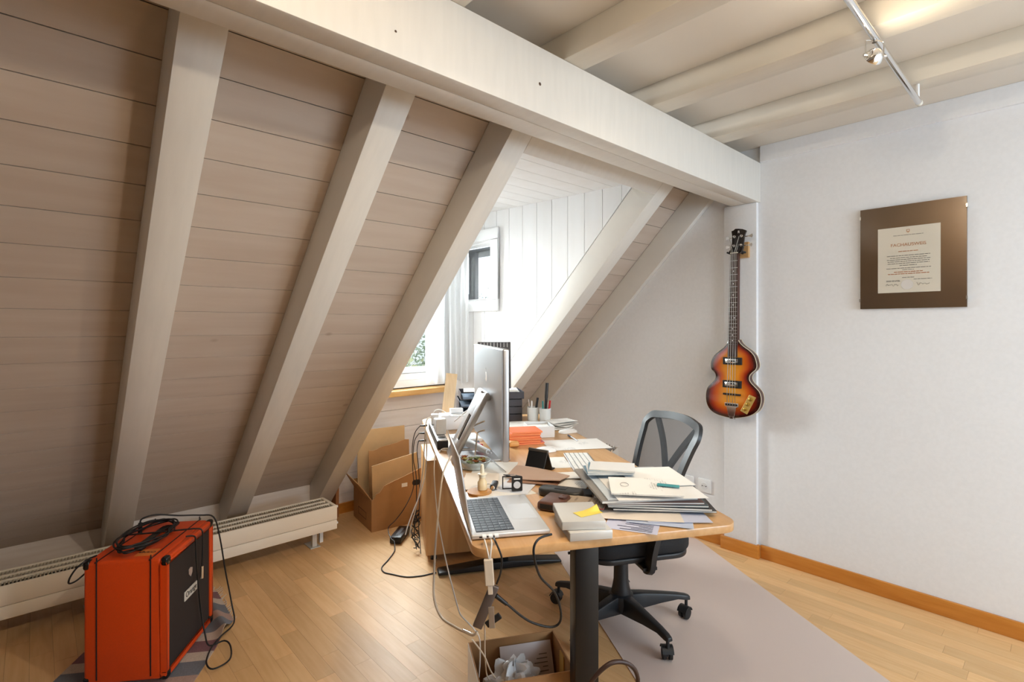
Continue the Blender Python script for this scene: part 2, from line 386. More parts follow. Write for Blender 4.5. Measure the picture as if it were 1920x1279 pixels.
ring(1.25, 2.85, .85, 2.1, .05, YB - .08, YB - .02, MY).put('window_frame', M_WHITE, w3)
G().box(2.03, 2.07, YB - .08, YB - .02, .9, 2.05).put('mullion', M_WHITE, w3)

# window sill
o = tag(G().box(1.489, 2.503, 3.40, YK + .012, .80, .842).put('window_sill', mat('beech_sill', (224, 178, 112), .35, rgb2=(212, 160, 92), nscale=5, stretch=(1, 10, 10)), bevel=.004, smooth=40), 'beech window sill under the dormer window', 'sill', kind='structure')

# curtain
cm = bpy.data.materials.new('sheer_voile'); cm.use_nodes = True; n = cm.node_tree.nodes; L = cm.node_tree.links
n.remove(n['Principled BSDF']); df = n.new('ShaderNodeBsdfDiffuse'); tl = n.new('ShaderNodeBsdfTranslucent'); tr = n.new('ShaderNodeBsdfTransparent'); m1 = n.new('ShaderNodeMixShader'); m2 = n.new('ShaderNodeMixShader')
df.inputs[0].default_value = (.78, .78, .78, 1); tl.inputs[0].default_value = (.62, .62, .62, 1); m1.inputs[0].default_value = .45; m2.inputs[0].default_value = .16
L.new(df.outputs[0], m1.inputs[1]); L.new(tl.outputs[0], m1.inputs[2]); L.new(m1.outputs[0], m2.inputs[1]); L.new(tr.outputs[0], m2.inputs[2]); L.new(m2.outputs[0], n['Material Output'].inputs[0])
def curt(a, b):
    pth = [(2.24, 3.44), (2.46, 3.44), (2.475, 3.36), (2.475, 3.14)]; ln = [.22, .08, .22]; d = a * .52; k = 0
    while k < 2 and d > ln[k]: d -= ln[k]; k += 1
    p = Vector(pth[k]).lerp(Vector(pth[k + 1]), min(1, d / ln[k])); dr = (Vector(pth[k + 1]) - Vector(pth[k])).normalized(); nn = Vector((dr.y, -dr.x))
    if nn.y > 0 and k == 0: nn = -nn
    if k > 0: nn = Vector((-1, 0))
    wv = .016 * math.sin(a * 46 + .6 * math.sin(b * 5)) + .006 * math.sin(a * 97 + b * 3)
    p = p + nn * (.022 + wv)
    return (p.x, p.y, (.875 + .012 * math.sin(a * 20) + (.018 if a > .45 else 0)) * (1 - b) + 2.06 * b)
cu = G().grid(curt, 110, 16).put('curtain', cm, smooth=80)
tag(cu, 'sheer white curtain gathered in the dormer corner', 'curtain')
rod = tag(G().cyl((1.6, 3.46, 2.07), (2.49, 3.46, 2.07), .008).put('curtain_rod', M_WHITE, smooth=40), 'thin white curtain rod above the dormer window', 'rod')
# ------------------------------------------------------------------ outside
gr = tag(G().box(-60, 160, 5, 180, -4.2, -4.0).put('ground', mat('lawn', (98, 112, 70), .9, noise=.3, nscale=.5)), 'green ground outside the window', 'ground', kind='structure')
hg = G(); hr = random.Random(5)
hg.grid(lambda a, b: (40 + 80 * a - 30 * b, 110 + 20 * b - 60 * a, -4 + 12.0 * math.sin(math.pi * b) * (.75 + .25 * math.sin(a * 9 + 1))), 40, 10, (0, 0, .5))
tag(hg.put('hill', mat('wooded_hill', (104, 112, 96), .9, noise=.35, nscale=.35), smooth=60), 'wooded hill on the horizon beyond the cheek window', 'hill', kind='structure')
def house(c, rz, wx, wy, h, label, wallc):
    t = thing('house', label, 'house', c, rz)
    b = G().box(-wx / 2, wx / 2, -wy / 2, wy / 2, 0, h).put('wall', mat('render_' + wallc[0], wallc[1], .8), t)
    G().prism([(-wx / 2 - .5, h), (wx / 2 + .5, h), (0, h + wx * .32)], -wy / 2 - .4, wy / 2 + .4, Matrix(((1, 0, 0, 0), (0, 0, 1, 0), (0, 1, 0, 0), (0, 0, 0, 1)))).put('roof', mat('slate_roof', (92, 92, 98), .7), t)
    for i in range(3):
        for k in range(2):
            wn = G().box(-wx / 2 + .8 + i * (wx - 1.6) / 2 - .5, -wx / 2 + .8 + i * (wx - 1.6) / 2 + .5, -wy / 2 - .04, -wy / 2 + .02, .8 + k * 2.5, 2.2 + k * 2.5).put('window', M_WHITE, t)
            G().box(-wx / 2 + .8 + i * (wx - 1.6) / 2 - .4, -wx / 2 + .8 + i * (wx - 1.6) / 2 + .4, -wy / 2 - .05, -wy / 2 - .03, .9 + k * 2.5, 2.1 + k * 2.5).put('pane', mat('dark_pane', (70, 80, 92), .1), wn)
house((15.0, 22.5, -4.0), R(-28), 7, 6, 5.4, 'white house with grey roof outside the dormer window', ('white', (232, 230, 226)))
house((20.5, 36, -4.0), R(-20), 9, 7, 6.0, 'cream house standing behind the white house outside', ('cream', (222, 212, 196)))
def bush(name, c, r, h, label, cat, col):
    t = thing(name, label, cat, c); q = random.Random(hash(label) % 999 if False else len(label))
    G().cyl((0, 0, 0), (0, 0, h * .5), .08 * r + .03).put('trunk', mat('bark', (92, 76, 62), .9), t)
    v, f = [], []
    for i in range(1400):
        d = Vector((q.gauss(0, 1), q.gauss(0, 1), q.gauss(0, 1))).normalized() * (r * (0.55 + .45 * q.random()))
        p = Vector((d.x, d.y, h * .55 + d.z * h * .45 / r)); a = Vector((q.gauss(0, 1), q.gauss(0, 1), q.gauss(0, 1))).normalized() * .10; b = a.orthogonal().normalized() * .06
        k = len(v); v += [p - a, p + b, p + a, p - b]; f.append((k, k + 1, k + 2, k + 3))
    me = bpy.data.meshes.new('foliage'); me.from_pydata(v, [], f); put('foliage', me, mat('leaves_' + str(col[0]), col, .7, noise=.4, nscale=1.5), t)
bush('shrub', (8.2, 14.0, -4.0), 1.5, 4.6, 'yellow green shrub below the dormer window', 'shrub', (150, 150, 82))
bush('tree', (12.4, 18.4, -4.0), 1.3, 5.4, 'leafy green tree in front of the white house outside', 'tree', (92, 112, 62))
bush('autumn_tree', (24, 28.5, -4.0), 2.0, 7.2, 'reddish brown tree seen through the small cheek window', 'tree', (150, 110, 88))
bush('conifer', (30, 37, -4.0), 2.2, 9.3, 'dark green tree seen through the small cheek window', 'tree', (74, 86, 70))

# ------------------------------------------------------------------ radiator
rad = thing('radiator', 'low cream convector radiator along the knee wall', 'radiator', (0, 0, 0))
M_RAD = mat('cream_enamel', (242, 234, 220), .4)
ra, rb, ry0, ry1, rz0, rz1 = -1.25, 1.355, 3.035, 3.245, .092, .234
G().box(ra, rb, ry0, ry0 + .014, rz0 + .058, rz1).put('front_panel', M_RAD, rad, bevel=.003, smooth=40)
G().box(ra, rb, ry0 + .001, ry0 + .014, rz0, rz0 + .056).put('lower_panel', M_RAD, rad, bevel=.003, smooth=40)
G().box(ra, rb, ry1 - .014, ry1, rz0, rz1).put('back_panel', M_RAD, rad, bevel=.003)
for xa in (ra, rb - .02): G().box(xa, xa + .02, ry0 + .0145, ry1 - .0145, rz0, rz1).put('end_cap', M_RAD, rad, bevel=.002)
for k in range(1, 3): G().box(ra + .02, rb - .02, ry0 + .014 + k * .061 - .009, ry0 + .014 + k * .061 + .009, rz1 - .014, rz1).put('grille_bar', M_RAD, rad, bevel=.002)
fn = G(); xf = ra + .03
while xf < rb - .03:
    fn.box(xf, xf + .0045, ry0 + .016, ry1 - .016, rz0 + .03, rz1 - .005); xf += .0125
o = fn.put('fin_pack', mat('fin_metal', (186, 176, 158), .5), rad); o['kind'] = 'stuff'
for xl in (1.233, .2, -.9):
    G().box(xl - .014, xl + .014, 3.075, 3.10, 0, rz0 + .01).box(xl - .03, xl + .03, 3.06, 3.17, 0, .005).put('leg', mat('leg_metal', (206, 204, 198), .4, metal=.3), rad, bevel=.002)
G().cyl((rb, 3.10, .205), (rb + .03, 3.10, .205), .008).put('vent_valve', M_WHITE, rad, smooth=40)
G().cyl((rb, 3.06, .12), (rb + .014, 3.06, .12), .007).put('bleed_screw', M_WHITE, rad, smooth=40)
G().box(1.283, 1.303, 3.12, 3.14, 0, rz0 + .01).put('supply_pipe', M_WHITE, rad)

# ------------------------------------------------------------------ rug and amplifier
RA = R(57); rx, ry = Vector((math.cos(RA), math.sin(RA), 0)), Vector((-math.sin(RA), math.cos(RA), 0))
rm = bpy.data.materials.new('striped_rag_rug'); rm.use_nodes = True; n = rm.node_tree.nodes; L = rm.node_tree.links; p = n['Principled BSDF']; p.inputs['Roughness'].default_value = .95
tc = n.new('ShaderNodeTexCoord'); sp = n.new('ShaderNodeSeparateXYZ'); L.new(tc.outputs['Object'], sp.inputs[0])
mt = n.new('ShaderNodeMath'); mt.operation = 'MULTIPLY'; mt.inputs[1].default_value = 2.35; L.new(sp.outputs[0], mt.inputs[0])
fr = n.new('ShaderNodeMath'); fr.operation = 'FRACT'; L.new(mt.outputs[0], fr.inputs[0])
cr = n.new('ShaderNodeValToRGB'); cr.color_ramp.interpolation = 'CONSTANT'; L.new(fr.outputs[0], cr.inputs[0])
stops = [(0, (112, 116, 126)), (.2, (196, 182, 170)), (.34, (128, 92, 98)), (.52, (196, 182, 170)), (.66, (120, 124, 134)), (.84, (176, 148, 138))]
for i, (ps, c) in enumerate(stops):
    e = cr.color_ramp.elements[i] if i < 2 else cr.color_ramp.elements.new(ps)
    e.position = ps; e.color = lin(c)
nz = n.new('ShaderNodeTexNoise'); nz.inputs['Scale'].default_value = 160; hv = n.new('ShaderNodeHueSaturation'); mr = n.new('ShaderNodeMapRange'); mr.inputs['To Min'].default_value = .7; mr.inputs['To Max'].default_value = 1.25
L.new(nz.outputs['Fac'], mr.inputs['Value']); L.new(mr.outputs[0], hv.inputs['Value']); L.new(cr.outputs[0], hv.inputs['Color']); L.new(hv.outputs[0], p.inputs['Base Color'])
rug = thing('rug', 'striped grey and mauve rag rug under the amplifier', 'rug', (0, 0, 0), RA)
def rug_loc(s, n_): # s along rug, n_ across (right positive) -> local coords of the empty (at origin, rotated by RA)
    return (s, -n_)
def rugf(a, b):
    nn = -1.352 + .512 * b; s_e = min(2.80, 2.5 + (-.84 - nn) * 1.65); s = 1.72 + (s_e - 1.72) * a
    z = .006
    hump = math.exp(-((s - s_e + .10) / .05) ** 2) * max(0, (nn + 1.10) / .25) if nn > -1.10 else 0
    z += .035 * min(1.2, hump)
    return (s, -nn - .0 , z)
G().grid(rugf, 60, 24, (0, 0, .005)).put('rug_weave', rm, rug, smooth=60)
fg = G(); q = random.Random(2)
for i in range(46):
    b = i / 45; s, nn, zz = rugf(1, b); nn = -nn
    fg.tube([(s - .004, -nn, zz), (s + .015, -nn + q.uniform(-.006, .006), max(.003, zz - .004)), (s + q.uniform(.03, .045), -nn + q.uniform(-.012, .012), .003)], .0016, 4, 2)
o = fg.put('fringe', mat('cotton_fringe', (206, 198, 188), .9), rug); o['kind'] = 'stuff'

AMR = R(55.2); axw = Vector((math.cos(AMR), math.sin(AMR), 0)); ayw = Vector((-math.sin(AMR), math.cos(AMR), 0))
amp_c = Vector((.358, 2.258, 0)) + axw * .195 + ayw * .14
amp = thing('guitar_amplifier', 'orange guitar amplifier with black grille standing on the rug', 'amplifier', (amp_c.x, amp_c.y, .012), AMR)
M_OR = mat('orange_tolex', (222, 72, 8), .42, noise=.08, nscale=300, bump=.04)
aw, ad, a0, a1 = .195, .14, .0, .458
sh = G(); fw_ = .022
sh.box(-aw, aw, -ad + .02, ad, a0 + .012, a1)
amp_body = sh.put('cabinet', M_OR, amp, bevel=.012, smooth=50, bseg=4)
fr_ = ring(-aw, aw, a0 + .012, a1, fw_, -ad, -ad + .0215, MY).put('front_frame', M_OR, amp, bevel=.006, smooth=50, bseg=3)
gmx = bpy.data.materials.new('woven_grille'); gmx.use_nodes = True; n = gmx.node_tree.nodes; L = gmx.node_tree.links; p = n['Principled BSDF']; p.inputs['Roughness'].default_value = .85
tc = n.new('ShaderNodeTexCoord'); mp = n.new('ShaderNodeMapping'); mp.inputs['Rotation'].default_value = (0, R(35), 0); wv = n.new('ShaderNodeTexWave'); wv.inputs['Scale'].default_value = 60; wv.bands_direction = 'Z'
L.new(tc.outputs['Object'], mp.inputs[0]); L.new(mp.outputs[0], wv.inputs[0]); cr = n.new('ShaderNodeValToRGB'); cr.color_ramp.elements[0].color = lin((24, 20, 20)); cr.color_ramp.elements[1].color = lin((58, 48, 46)); L.new(wv.outputs['Fac'], cr.inputs[0]); L.new(cr.outputs[0], p.inputs['Base Color'])
G().box(-aw + fw_, aw - fw_, -ad + .008, -ad + .018, a0 + .034, a1 - fw_).put('grille_cloth', gmx, amp)
pip = G()
for yq in (-.085, .095):
    pip.tube([(-aw - .0008, yq, a0 + .03), (-aw - .0008, yq, a1 - .02), (-aw + .004, yq, a1 - .002), (-aw + .02, yq, a1 + .0008), (aw - .02, yq, a1 + .0008), (aw - .004, yq, a1 - .002), (aw + .0008, yq, a1 - .02), (aw + .0008, yq, a0 + .03)], .0022, 6, 4)
pip.put('piping', M_BLACK, amp)
for sx in (-1, 1):
    for sy_ in (-1, 1):
        for sz in (0, 1):
            g = G(); zc_ = a1 if sz else a0 + .012; s2 = 1 if sz else -1
            e = .0025
            X_, Y_, Z_ = sx * aw, sy_ * ad, zc_
            def cb(x0, x1, y0, y1, z0, z1): g.box(min(x0, x1), max(x0, x1), min(y0, y1), max(y0, y1), min(z0, z1), max(z0, z1))
            cb(X_ + sx * e, X_ - sx * .030, Y_ + sy_ * e, Y_ - sy_ * .022, Z_ + s2 * e, Z_ - s2 * .030)
            g.put('corner_protector', mat('corner_black', (18, 18, 20), .25), amp, bevel=.009, smooth=60, bseg=3)
for sx in (-1, 1):
    for sy_ in (-1, 1): G().lathe([(.016, 0), (.018, .0115)], 12, Matrix.Translation((sx * .15, sy_ * .1, -.003))).put('foot', M_BLACK, amp)
h = G(); h.box(-.09, .09, -.013, .013, a1 + .012, a1 + .019)
for sx in (-1, 1): h.box(sx * .10 - .016, sx * .10 + .016, -.015, .015, a1 - .001, a1 + .013)
h.put('handle', M_BLACK, amp, bevel=.003, smooth=50)
lg = G().box(-.052, .052, -ad + .003, -ad + .007, .222, .258).put('logo_plate', mat('silver_plate', (214, 212, 206), .4), amp, bevel=.001)
tm = put('lettering', text_mesh('Orange', .030), M_BLACK, lg); tm.rotation_euler = (R(90), 0, 0); tm.location = (0, -ad + .0025, .242)
cr_ = G().prism([(-.014, .012), (0, .018), (.014, .012), (.012, -.006), (0, -.02), (-.012, -.006)], -ad + .004, -ad + .007, Matrix(((1, 0, 0, 0.0), (0, 0, 1, 0), (0, 1, 0, .318), (0, 0, 0, 1)))).put('crest', mat('crest_cream', (190, 170, 160), .5), amp)
lb_ = G().box(-.165, -.105, -.075, -.012, a1 + .0002, a1 + .0012).put('top_badge', mat('badge_orange', (232, 128, 52), .4), amp)
tm = put('lettering', text_mesh('Orange', .02), M_BLACK, lb_); tm.rotation_euler = (0, 0, R(90)); tm.location = (-.135, -.043, a1 + .0015)
G().box(-.17, .17, ad - .03, ad + .001, a1 - .06, a1 - .02).put('control_panel', M_BLACK, amp)
# black instrument cable coiled on the amplifier
def al(x, y, z): return amp_c + axw * x + ayw * y + Vector((0, 0, z + .012))
cp = []; q = random.Random(4)
cp += [al(.12, .10, a1 + .03), al(.125, .105, a1 + .06), al(.10, .05, a1 + .075), al(.13, -.03, a1 + .055)]
path_a = [al(.06, .085, a1 + .004), al(.06, .085, a1 + .035), al(.065, .08, a1 + .060), al(.09, .04, a1 + .066), al(.13, -.03, a1 + .045), al(.165, -.10, a1 + .030), al(.178, -.150, a1 + .014), al(.19, -.170, a1 - .08), al(.20, -.19, .22), al(.20, -.215, .08), al(.16, -.24, .012), al(.06, -.225, .012), al(-.02, -.22, .012), al(-.11, -.24, .010), al(-.15, -.28, .008), al(-.10, -.32, .008), al(-.01, -.29, .008), al(.03, -.25, .010), al(.0, -.205, .012), al(.03, -.175, .05), al(.04, -.156, .14), al(.02, -.156, .24), al(0.0, -.156, .36), al(-.005, -.156, a1 - .03), al(-.012, -.154, a1 + .006), al(-.03, -.130, a1 + .014)]
coil = []
for i in range(74):
    a = i / 74 * 2 * math.pi * 5.5; r1 = .150 + q.uniform(-.018, .012); r2 = .080 + q.uniform(-.016, .012)
    coil.append(al(-.025 + r1 * math.cos(a - 1.2) , .012 + r2 * math.sin(a - 1.2), a1 + .024 + .010 * math.sin(a * .5) + .004 * (i % 7) / 7 + .010 * (i / 74)))
path_b = coil + [al(.03, -.10, a1 + .02), al(.045, -.130, a1 + .016), al(.053, -.154, a1 + .006), al(.056, -.157, a1 - .04), al(.053, -.156, .34), al(.052, -.155, .31)]
cb_ = thing('instrument_cable', 'long black instrument cable coiled on the amplifier and trailing to the rug', 'cable', tuple(amp_c))
mloc = Matrix.Translation(-amp_c)
def loc_tube(pts, r, nm, m, par, base, seg=7, sub=5): return G().tube([Vector(p) - Vector(base) for p in pts], r, seg, sub).put(nm, m, par, smooth=60)
M_CABLE = mat('black_rubber', (20, 20, 22), .5)
loc_tube(path_a, .0032, 'cable_run', M_CABLE, cb_, amp_c); loc_tube(path_b, .0032, 'cable_coil', M_CABLE, cb_, amp_c)
G().cyl(al(.06, .085, a1 + .002) - amp_c, al(.062, .085, a1 + .045) - amp_c, .0075).put('jack_plug', M_CABLE, cb_, smooth=50)
G().cyl(al(.052, -.155, .315) - amp_c, al(.051, -.155, .265) - amp_c, .006).put('jack_plug', M_CHROME, cb_, smooth=50)
o = tag(G().tube([al(-.150, .122, a1 + .006), al(-.175, .126, a1 + .008), al(-.20, .132, a1 + .006), al(-.215, .150, a1 - .012), al(-.222, .165, a1 - .040), al(-.215, .172, a1 - .062), al(-.19, .165, a1 - .066), al(-.16, .150, a1 - .05)], .003, 7, 5).put('mains_cable', M_CABLE, smooth=60), 'black cord looping over the rear corner of the amplifier', 'cable')

# ------------------------------------------------------------------ bass guitar and hanger on the post
BX, BY = 2.95, 1.27
bass = thing('bass_guitar', 'sunburst violin-shaped bass guitar hanging on the white post', 'guitar', (BX, BY, .797))
OUT = [(.081, 1.246), (.088, 1.223), (.103, 1.203), (.132, 1.179), (.161, 1.154), (.179, 1.124), (.184, 1.095), (.179, 1.071), (.161, 1.053), (.153, 1.034), (.159, 1.01), (.181, .987), (.202, .963), (.212, .933), (.214, .899), (.207, .861), (.186, .829), (.151, .809), (.107, .8), (.055, .797), (-.001, .808), (-.046, .824), (-.082, .852), (-.099, .885), (-.104, .922), (-.095, .957), (-.073, .982), (-.051, 1.003), (-.039, 1.025), (-.042, 1.048), (-.057, 1.067), (-.073, 1.082), (-.08, 1.1), (-.077, 1.127), (-.066, 1.158), (-.042, 1.185), (-.01, 1.207), (.013, 1.229), (.022, 1.247)]
OUT = [(y, z - .797) for y, z in OUT]
PO = [(p.x, p.y) for p in spline([Vector((a, b, 0)) for a, b in OUT], 3)]
n_o = len(PO)
def spine(y, z): return (.055 - .012 * z, min(max(z, .115), .36))
bmf = bmesh.new(); lay = None; rings = []; TS = [0, .03, .12, .25, .4, .55, .7, .85, 1.0]
cols = []
for t_ in TS:
    rg = []
    for y, z in PO:
        sy_, sz_ = spine(y, z); px = -.010 * (1 - (1 - t_) ** 2) - .0
        rg.append(bmf.verts.new((px, y + (sy_ - y) * t_, z + (sz_ - z) * t_))); cols.append(t_)
    rings.append(rg)
for i in range(len(TS) - 1):
    for k in range(n_o - 1): bmf.faces.new((rings[i][k], rings[i][k + 1], rings[i + 1][k + 1], rings[i + 1][k]))
    bmf.faces.new((rings[i][n_o - 1], rings[i][0], rings[i + 1][0], rings[i + 1][n_o - 1]))
me = bpy.data.meshes.new('top'); bmf.to_mesh(me); bmf.free()
at_ = me.attributes.new('burst', 'FLOAT', 'POINT')
for i, c in enumerate(cols): at_.data[i].value = c
for p_ in me.polygons: p_.use_smooth = True
sm = bpy.data.materials.new('sunburst_lacquer'); sm.use_nodes = True; n = sm.node_tree.nodes; L = sm.node_tree.links; p = n['Principled BSDF']; p.inputs['Roughness'].default_value = .18; p.inputs['Coat Weight'].default_value = .6
an = n.new('ShaderNodeAttribute'); an.attribute_name = 'burst'; cr = n.new('ShaderNodeValToRGB'); L.new(an.outputs['Fac'], cr.inputs[0]); L.new(cr.outputs[0], p.inputs['Base Color'])
cr.color_ramp.elements[0].color = lin((40, 10, 8)); cr.color_ramp.elements[1].color = lin((240, 172, 60))
for ps, c in ((.10, (66, 14, 10)), (.24, (150, 40, 14)), (.42, (208, 96, 26)), (.65, (232, 146, 44))):
    e = cr.color_ramp.elements.new(ps); e.color = lin(c)
put('body_top', me, sm, bass)
M_BSIDE = mat('dark_sunburst_side', (72, 30, 18), .25, coat=.5)
G().prism(PO, .002, .048, MX).put('body_rim', M_BSIDE, bass, smooth=40)
bind = G()
lp = [Vector((.0035, y, z)) for y, z in PO]; bind.tube(lp + [lp[0]], .0028, 6, 1); bind.put('binding', mat('cream_binding', (226, 216, 190), .4), bass, smooth=60)
lp2 = [Vector((.047, y, z)) for y, z in PO]; G().tube(lp2 + [lp2[0]], .0024, 6, 1).put('binding', MATS['cream_binding'], bass, smooth=60)
def cl(z): return .0545 - (z + .797 - .8) * .0175            # centre line y at local z
zn = 1.741 - .797
nk = G(); zb = .352
def quad_prism(g, z0, w0, z1, w1, xa, xb): g._add([(xa, cl(z0) - w0, z0), (xa, cl(z0) + w0, z0), (xa, cl(z1) + w1, z1), (xa, cl(z1) - w1, z1), (xb, cl(z0) - w0, z0), (xb, cl(z0) + w0, z0), (xb, cl(z1) + w1, z1), (xb, cl(z1) - w1, z1)], [(0, 1, 2, 3), (7, 6, 5, 4), (0, 4, 5, 1), (1, 5, 6, 2), (2, 6, 7, 3), (3, 7, 4, 0)])
quad_prism(nk, zb + .06, .027, zn, .0205, -.010, .022); nk.put('neck', mat('maple_neck_dark', (70, 34, 22), .3), bass, bevel=.006, smooth=50)
fbd = G(); quad_prism(fbd, zb, .028, zn, .021, -.0165, -.0102); fb = fbd.put('fingerboard', mat('rosewood', (74, 52, 44), .5, noise=.3, nscale=30, stretch=(1, 20, 1)), bass, bevel=.001)
fg = G(); sc_len = .76
for k in range(1, 21):
    zf = zn - sc_len * (1 - 2 ** (-k / 12))
    if zf > zb + .01: G().box(-.018, -.0163, cl(zf) - .0205 - (zn - zf) * .010, cl(zf) + .0205 + (zn - zf) * .010, zf - .001, zf + .001).put('fret', M_CHROME, fb)
for k in (3, 5, 7, 9, 12, 15, 17, 19):
    zf = zn - sc_len * (1 - (2 ** (-k / 12) + 2 ** (-(k - 1) / 12)) / 2)
    for dy in ((0,) if k != 12 else (-.009, .009)): G().lathe([(.0033, 0), (.0033, .0006)], 10, Matrix.Translation((-.0172, cl(zf) + dy, zf)) @ Matrix.Rotation(R(90), 4, 'Y')).put('inlay_dot', M_WHITE, fb)
G().box(-.0195, -.0102, cl(zn) - .021, cl(zn) + .021, zn, zn + .005).put('nut', mat('bone', (230, 224, 206), .4), bass)
HS = [(.058, 0), (.079 - .012, .004), (.072, .014), (.060, .03), (.057, .06), (.058, .10), (.064, .134), (.052, .137), (.042, .145), (.022, .143), (.0, .138), (-.022, .127), (-.013, .10), (-.010, .06), (-.010, .03), (-.004, .014), (.0, .004), (.012, 0)]
TIL = Matrix.Translation((-.010, 0, zn)) @ Matrix.Rotation(R(7), 4, 'Y')
hd = G().prism([(y, z) for y, z in HS], 0, .014, TIL @ MX).put('headstock', mat('black_lacquer', (24, 16, 15), .2, coat=.4), bass, bevel=.002, smooth=40)
tm = put('lettering', text_mesh('R', .022), M_WHITE, hd); tm.matrix_local = TIL @ Matrix.Translation((-.0008, .020, .122)) @ Matrix(((0, 0, -1, 0), (-1, 0, 0, 0), (0, 1, 0, 0), (0, 0, 0, 1)))
for sy_, y0 in ((1, .050), (-1, -.003)):
    for zz in (.045, .098):
        tn = G().lathe([(.0075, -.002), (.0075, 0), (.0045, .001), (.0045, .012), (.003, .013)], 12, TIL @ Matrix.Translation((0, y0 - sy_ * .006, zz)) @ Matrix.Rotation(R(-90), 4, 'Y'))
        tn.cyl(TIL @ Vector((.018, y0, zz)), TIL @ Vector((.018, y0 + sy_ * .026, zz)), .003)
        tn.prism([(0, -.002), (.022, -.011), (.026, 0), (.022, .011), (0, .002)], -.0015, .0015, TIL @ Matrix.Translation((.018, y0 + sy_ * .024, zz)) @ Matrix(((0, 0, 1, 0), (sy_, 0, 0, 0), (0, 1, 0, 0), (0, 0, 0, 1))))
        tn.put('tuner', M_CHROME, bass, smooth=40)
for zz in (.3285, .1955):
    pk = G().cbox((-.011, cl(zz), zz), .014, .108, .042).put('pickup', M_BLACK, bass, bevel=.002)
    G().cbox((-.0195, cl(zz) + .002, zz), .008, .074, .026).put('pickup_cover', M_CHROME, pk, bevel=.003, smooth=40)
    for k in range(4): G().lathe([(.0022, 0), (.0022, .001)], 8, Matrix.Translation((-.0235, cl(zz) - .02 + k * .0145, zz)) @ Matrix.Rotation(R(-90), 4, 'Y')).put('pole_screw', M_BLACK, pk)
zz = .137
br = G().cbox((-.012, cl(zz), zz), .018, .100, .010).put('bridge', mat('ebony', (30, 24, 22), .4), bass, bevel=.002)
for k in range(4): G().cbox((-.0225, cl(zz) - .0225 + k * .015, zz), .004, .004, .009).put('saddle', M_CHROME, br)
tp = G().prism([(cl(.08) - .040, .088), (cl(.08) + .040, .088), (cl(.08) + .040, .068), (cl(.06) + .028, .064), (cl(.03) + .016, .010), (cl(.03) - .016, .010), (cl(.06) - .028, .064), (cl(.08) - .040, .068)], -.017, -.011, MX).put('tailpiece', M_CHROME, bass, bevel=.0015)
G().box(-.0185, -.017, cl(.08) - .034, cl(.08) + .034, .071, .083).put('tailpiece_bar', M_BLACK, tp)
G().cbox((0, cl(0), .006), .03, .022, .02).put('tail_bracket', M_CHROME, tp, bevel=.002)
for k in range(4):
    o_ = -.0225 + k * .015; oh = -.0135 + k * .009
    pts = [(-.0185, cl(.075) + o_, .075), (-.0255, cl(.137) + o_, .137), (-.0215, cl(zn) + oh, zn + .003), (-.014, cl(zn) + (.028 if k in (2, 3) else -.028) * (1 if k in (2,) or k in (1,) else .85), zn + (.05 if k in (0, 3) else .095))]
    G().tube(pts, .0011 + .0003 * k, 5, 1).put('string', mat('string_steel', (190, 186, 178), .3, metal=1), bass)
pl = [(-.046, .941 - .797), (-.082, .928 - .797), (-.033, .829 - .797), (.004, .845 - .797)]
cpl = G().prism(pl, -.0125, -.0085, MX).put('control_plate', mat('gold_cream_plate', (222, 190, 112), .3, metal=.4), bass, bevel=.001)
for k in range(3):
    f_ = (.2 + .3 * k); cx_ = (-.064 + (-.0145 + .064) * f_, .1375 + (.040 - .1375) * f_)
    G().lathe([(.011, 0), (.0105, .009), (.008, .011)], 14, Matrix.Translation((-.0125, cx_[0], cx_[1])) @ Matrix.Rotation(R(-90), 4, 'Y')).put('knob', mat('gold_knob', (196, 158, 74), .25, metal=.8), cpl, smooth=40)
G().lathe([(.006, 0), (.004, .008), (.007, .012)], 10, Matrix.Translation((.025, cl(0), .003)) @ Matrix.Rotation(R(180), 4, 'X')).put('strap_button', M_CHROME, bass, smooth=40)
hk = thing('wall_hanger', 'small wooden guitar hanger with black padded fork on the post', 'hanger', (3.03, 1.290, 1.765))
G().box(-.022, 0, -.032, .032, -.045, .045).put('wood_block', mat('hanger_wood', (206, 164, 112), .5, noise=.1, nscale=20), hk, bevel=.003)
hf = G()
hf.tube([(-.022, .0, -.02), (-.05, .0, -.018), (-.055, .03, -.02), (-.06, .052, -.02), (-.105, .052, -.018)], .0055, 8, 4)
hf.tube([(-.055, .0, -.018), (-.058, -.018, -.02), (-.06, -.030, -.02), (-.105, -.030, -.018)], .0055, 8, 4)
hf.put('fork', M_BLACK, hk, smooth=60)

# ------------------------------------------------------------------ certificate, sockets
cf = thing('certificate_frame', 'framed certificate on brown metallic mount hanging on the gable wall', 'picture frame', (3.058, .5175, 1.657))
fm = mat('bronze_mount', (106, 84, 62), .32, metal=.75, noise=.06, nscale=200)
G().box(-.014, 0, -.2015, .2015, -.247, .247).put('backing', mat('frame_core', (90, 76, 62), .6), cf)
G().box(-.0155, -.0142, -.2015, .2015, -.247, .247).put('mount', fm, cf)
pz0, pz1, py0, py1 = -.172, .141, -.111, .128
pp = G().box(-.0165, -.0157, py0, py1, pz0, pz1).put('certificate_sheet', mat('ivory_paper', (224, 216, 200), .7), cf)
MC = Matrix(((0, 0, -1, -.0170), (-1, 0, 0, (py0 + py1) / 2), (0, 1, 0, 0), (0, 0, 0, 1)))
def ctext(t_, sz, zz, m, dy=0):
    o = put('lettering', text_mesh(t_, sz, .0002), m, pp); o.matrix_local = MC @ Matrix.Translation((dy, zz, 0)); return o
M_INK = mat('grey_ink', (112, 106, 100), .8); M_BR = mat('bronze_ink', (186, 120, 76), .6)
ctext('FACHAUSWEIS', .0205, .055, M_BR)
q = random.Random(9)
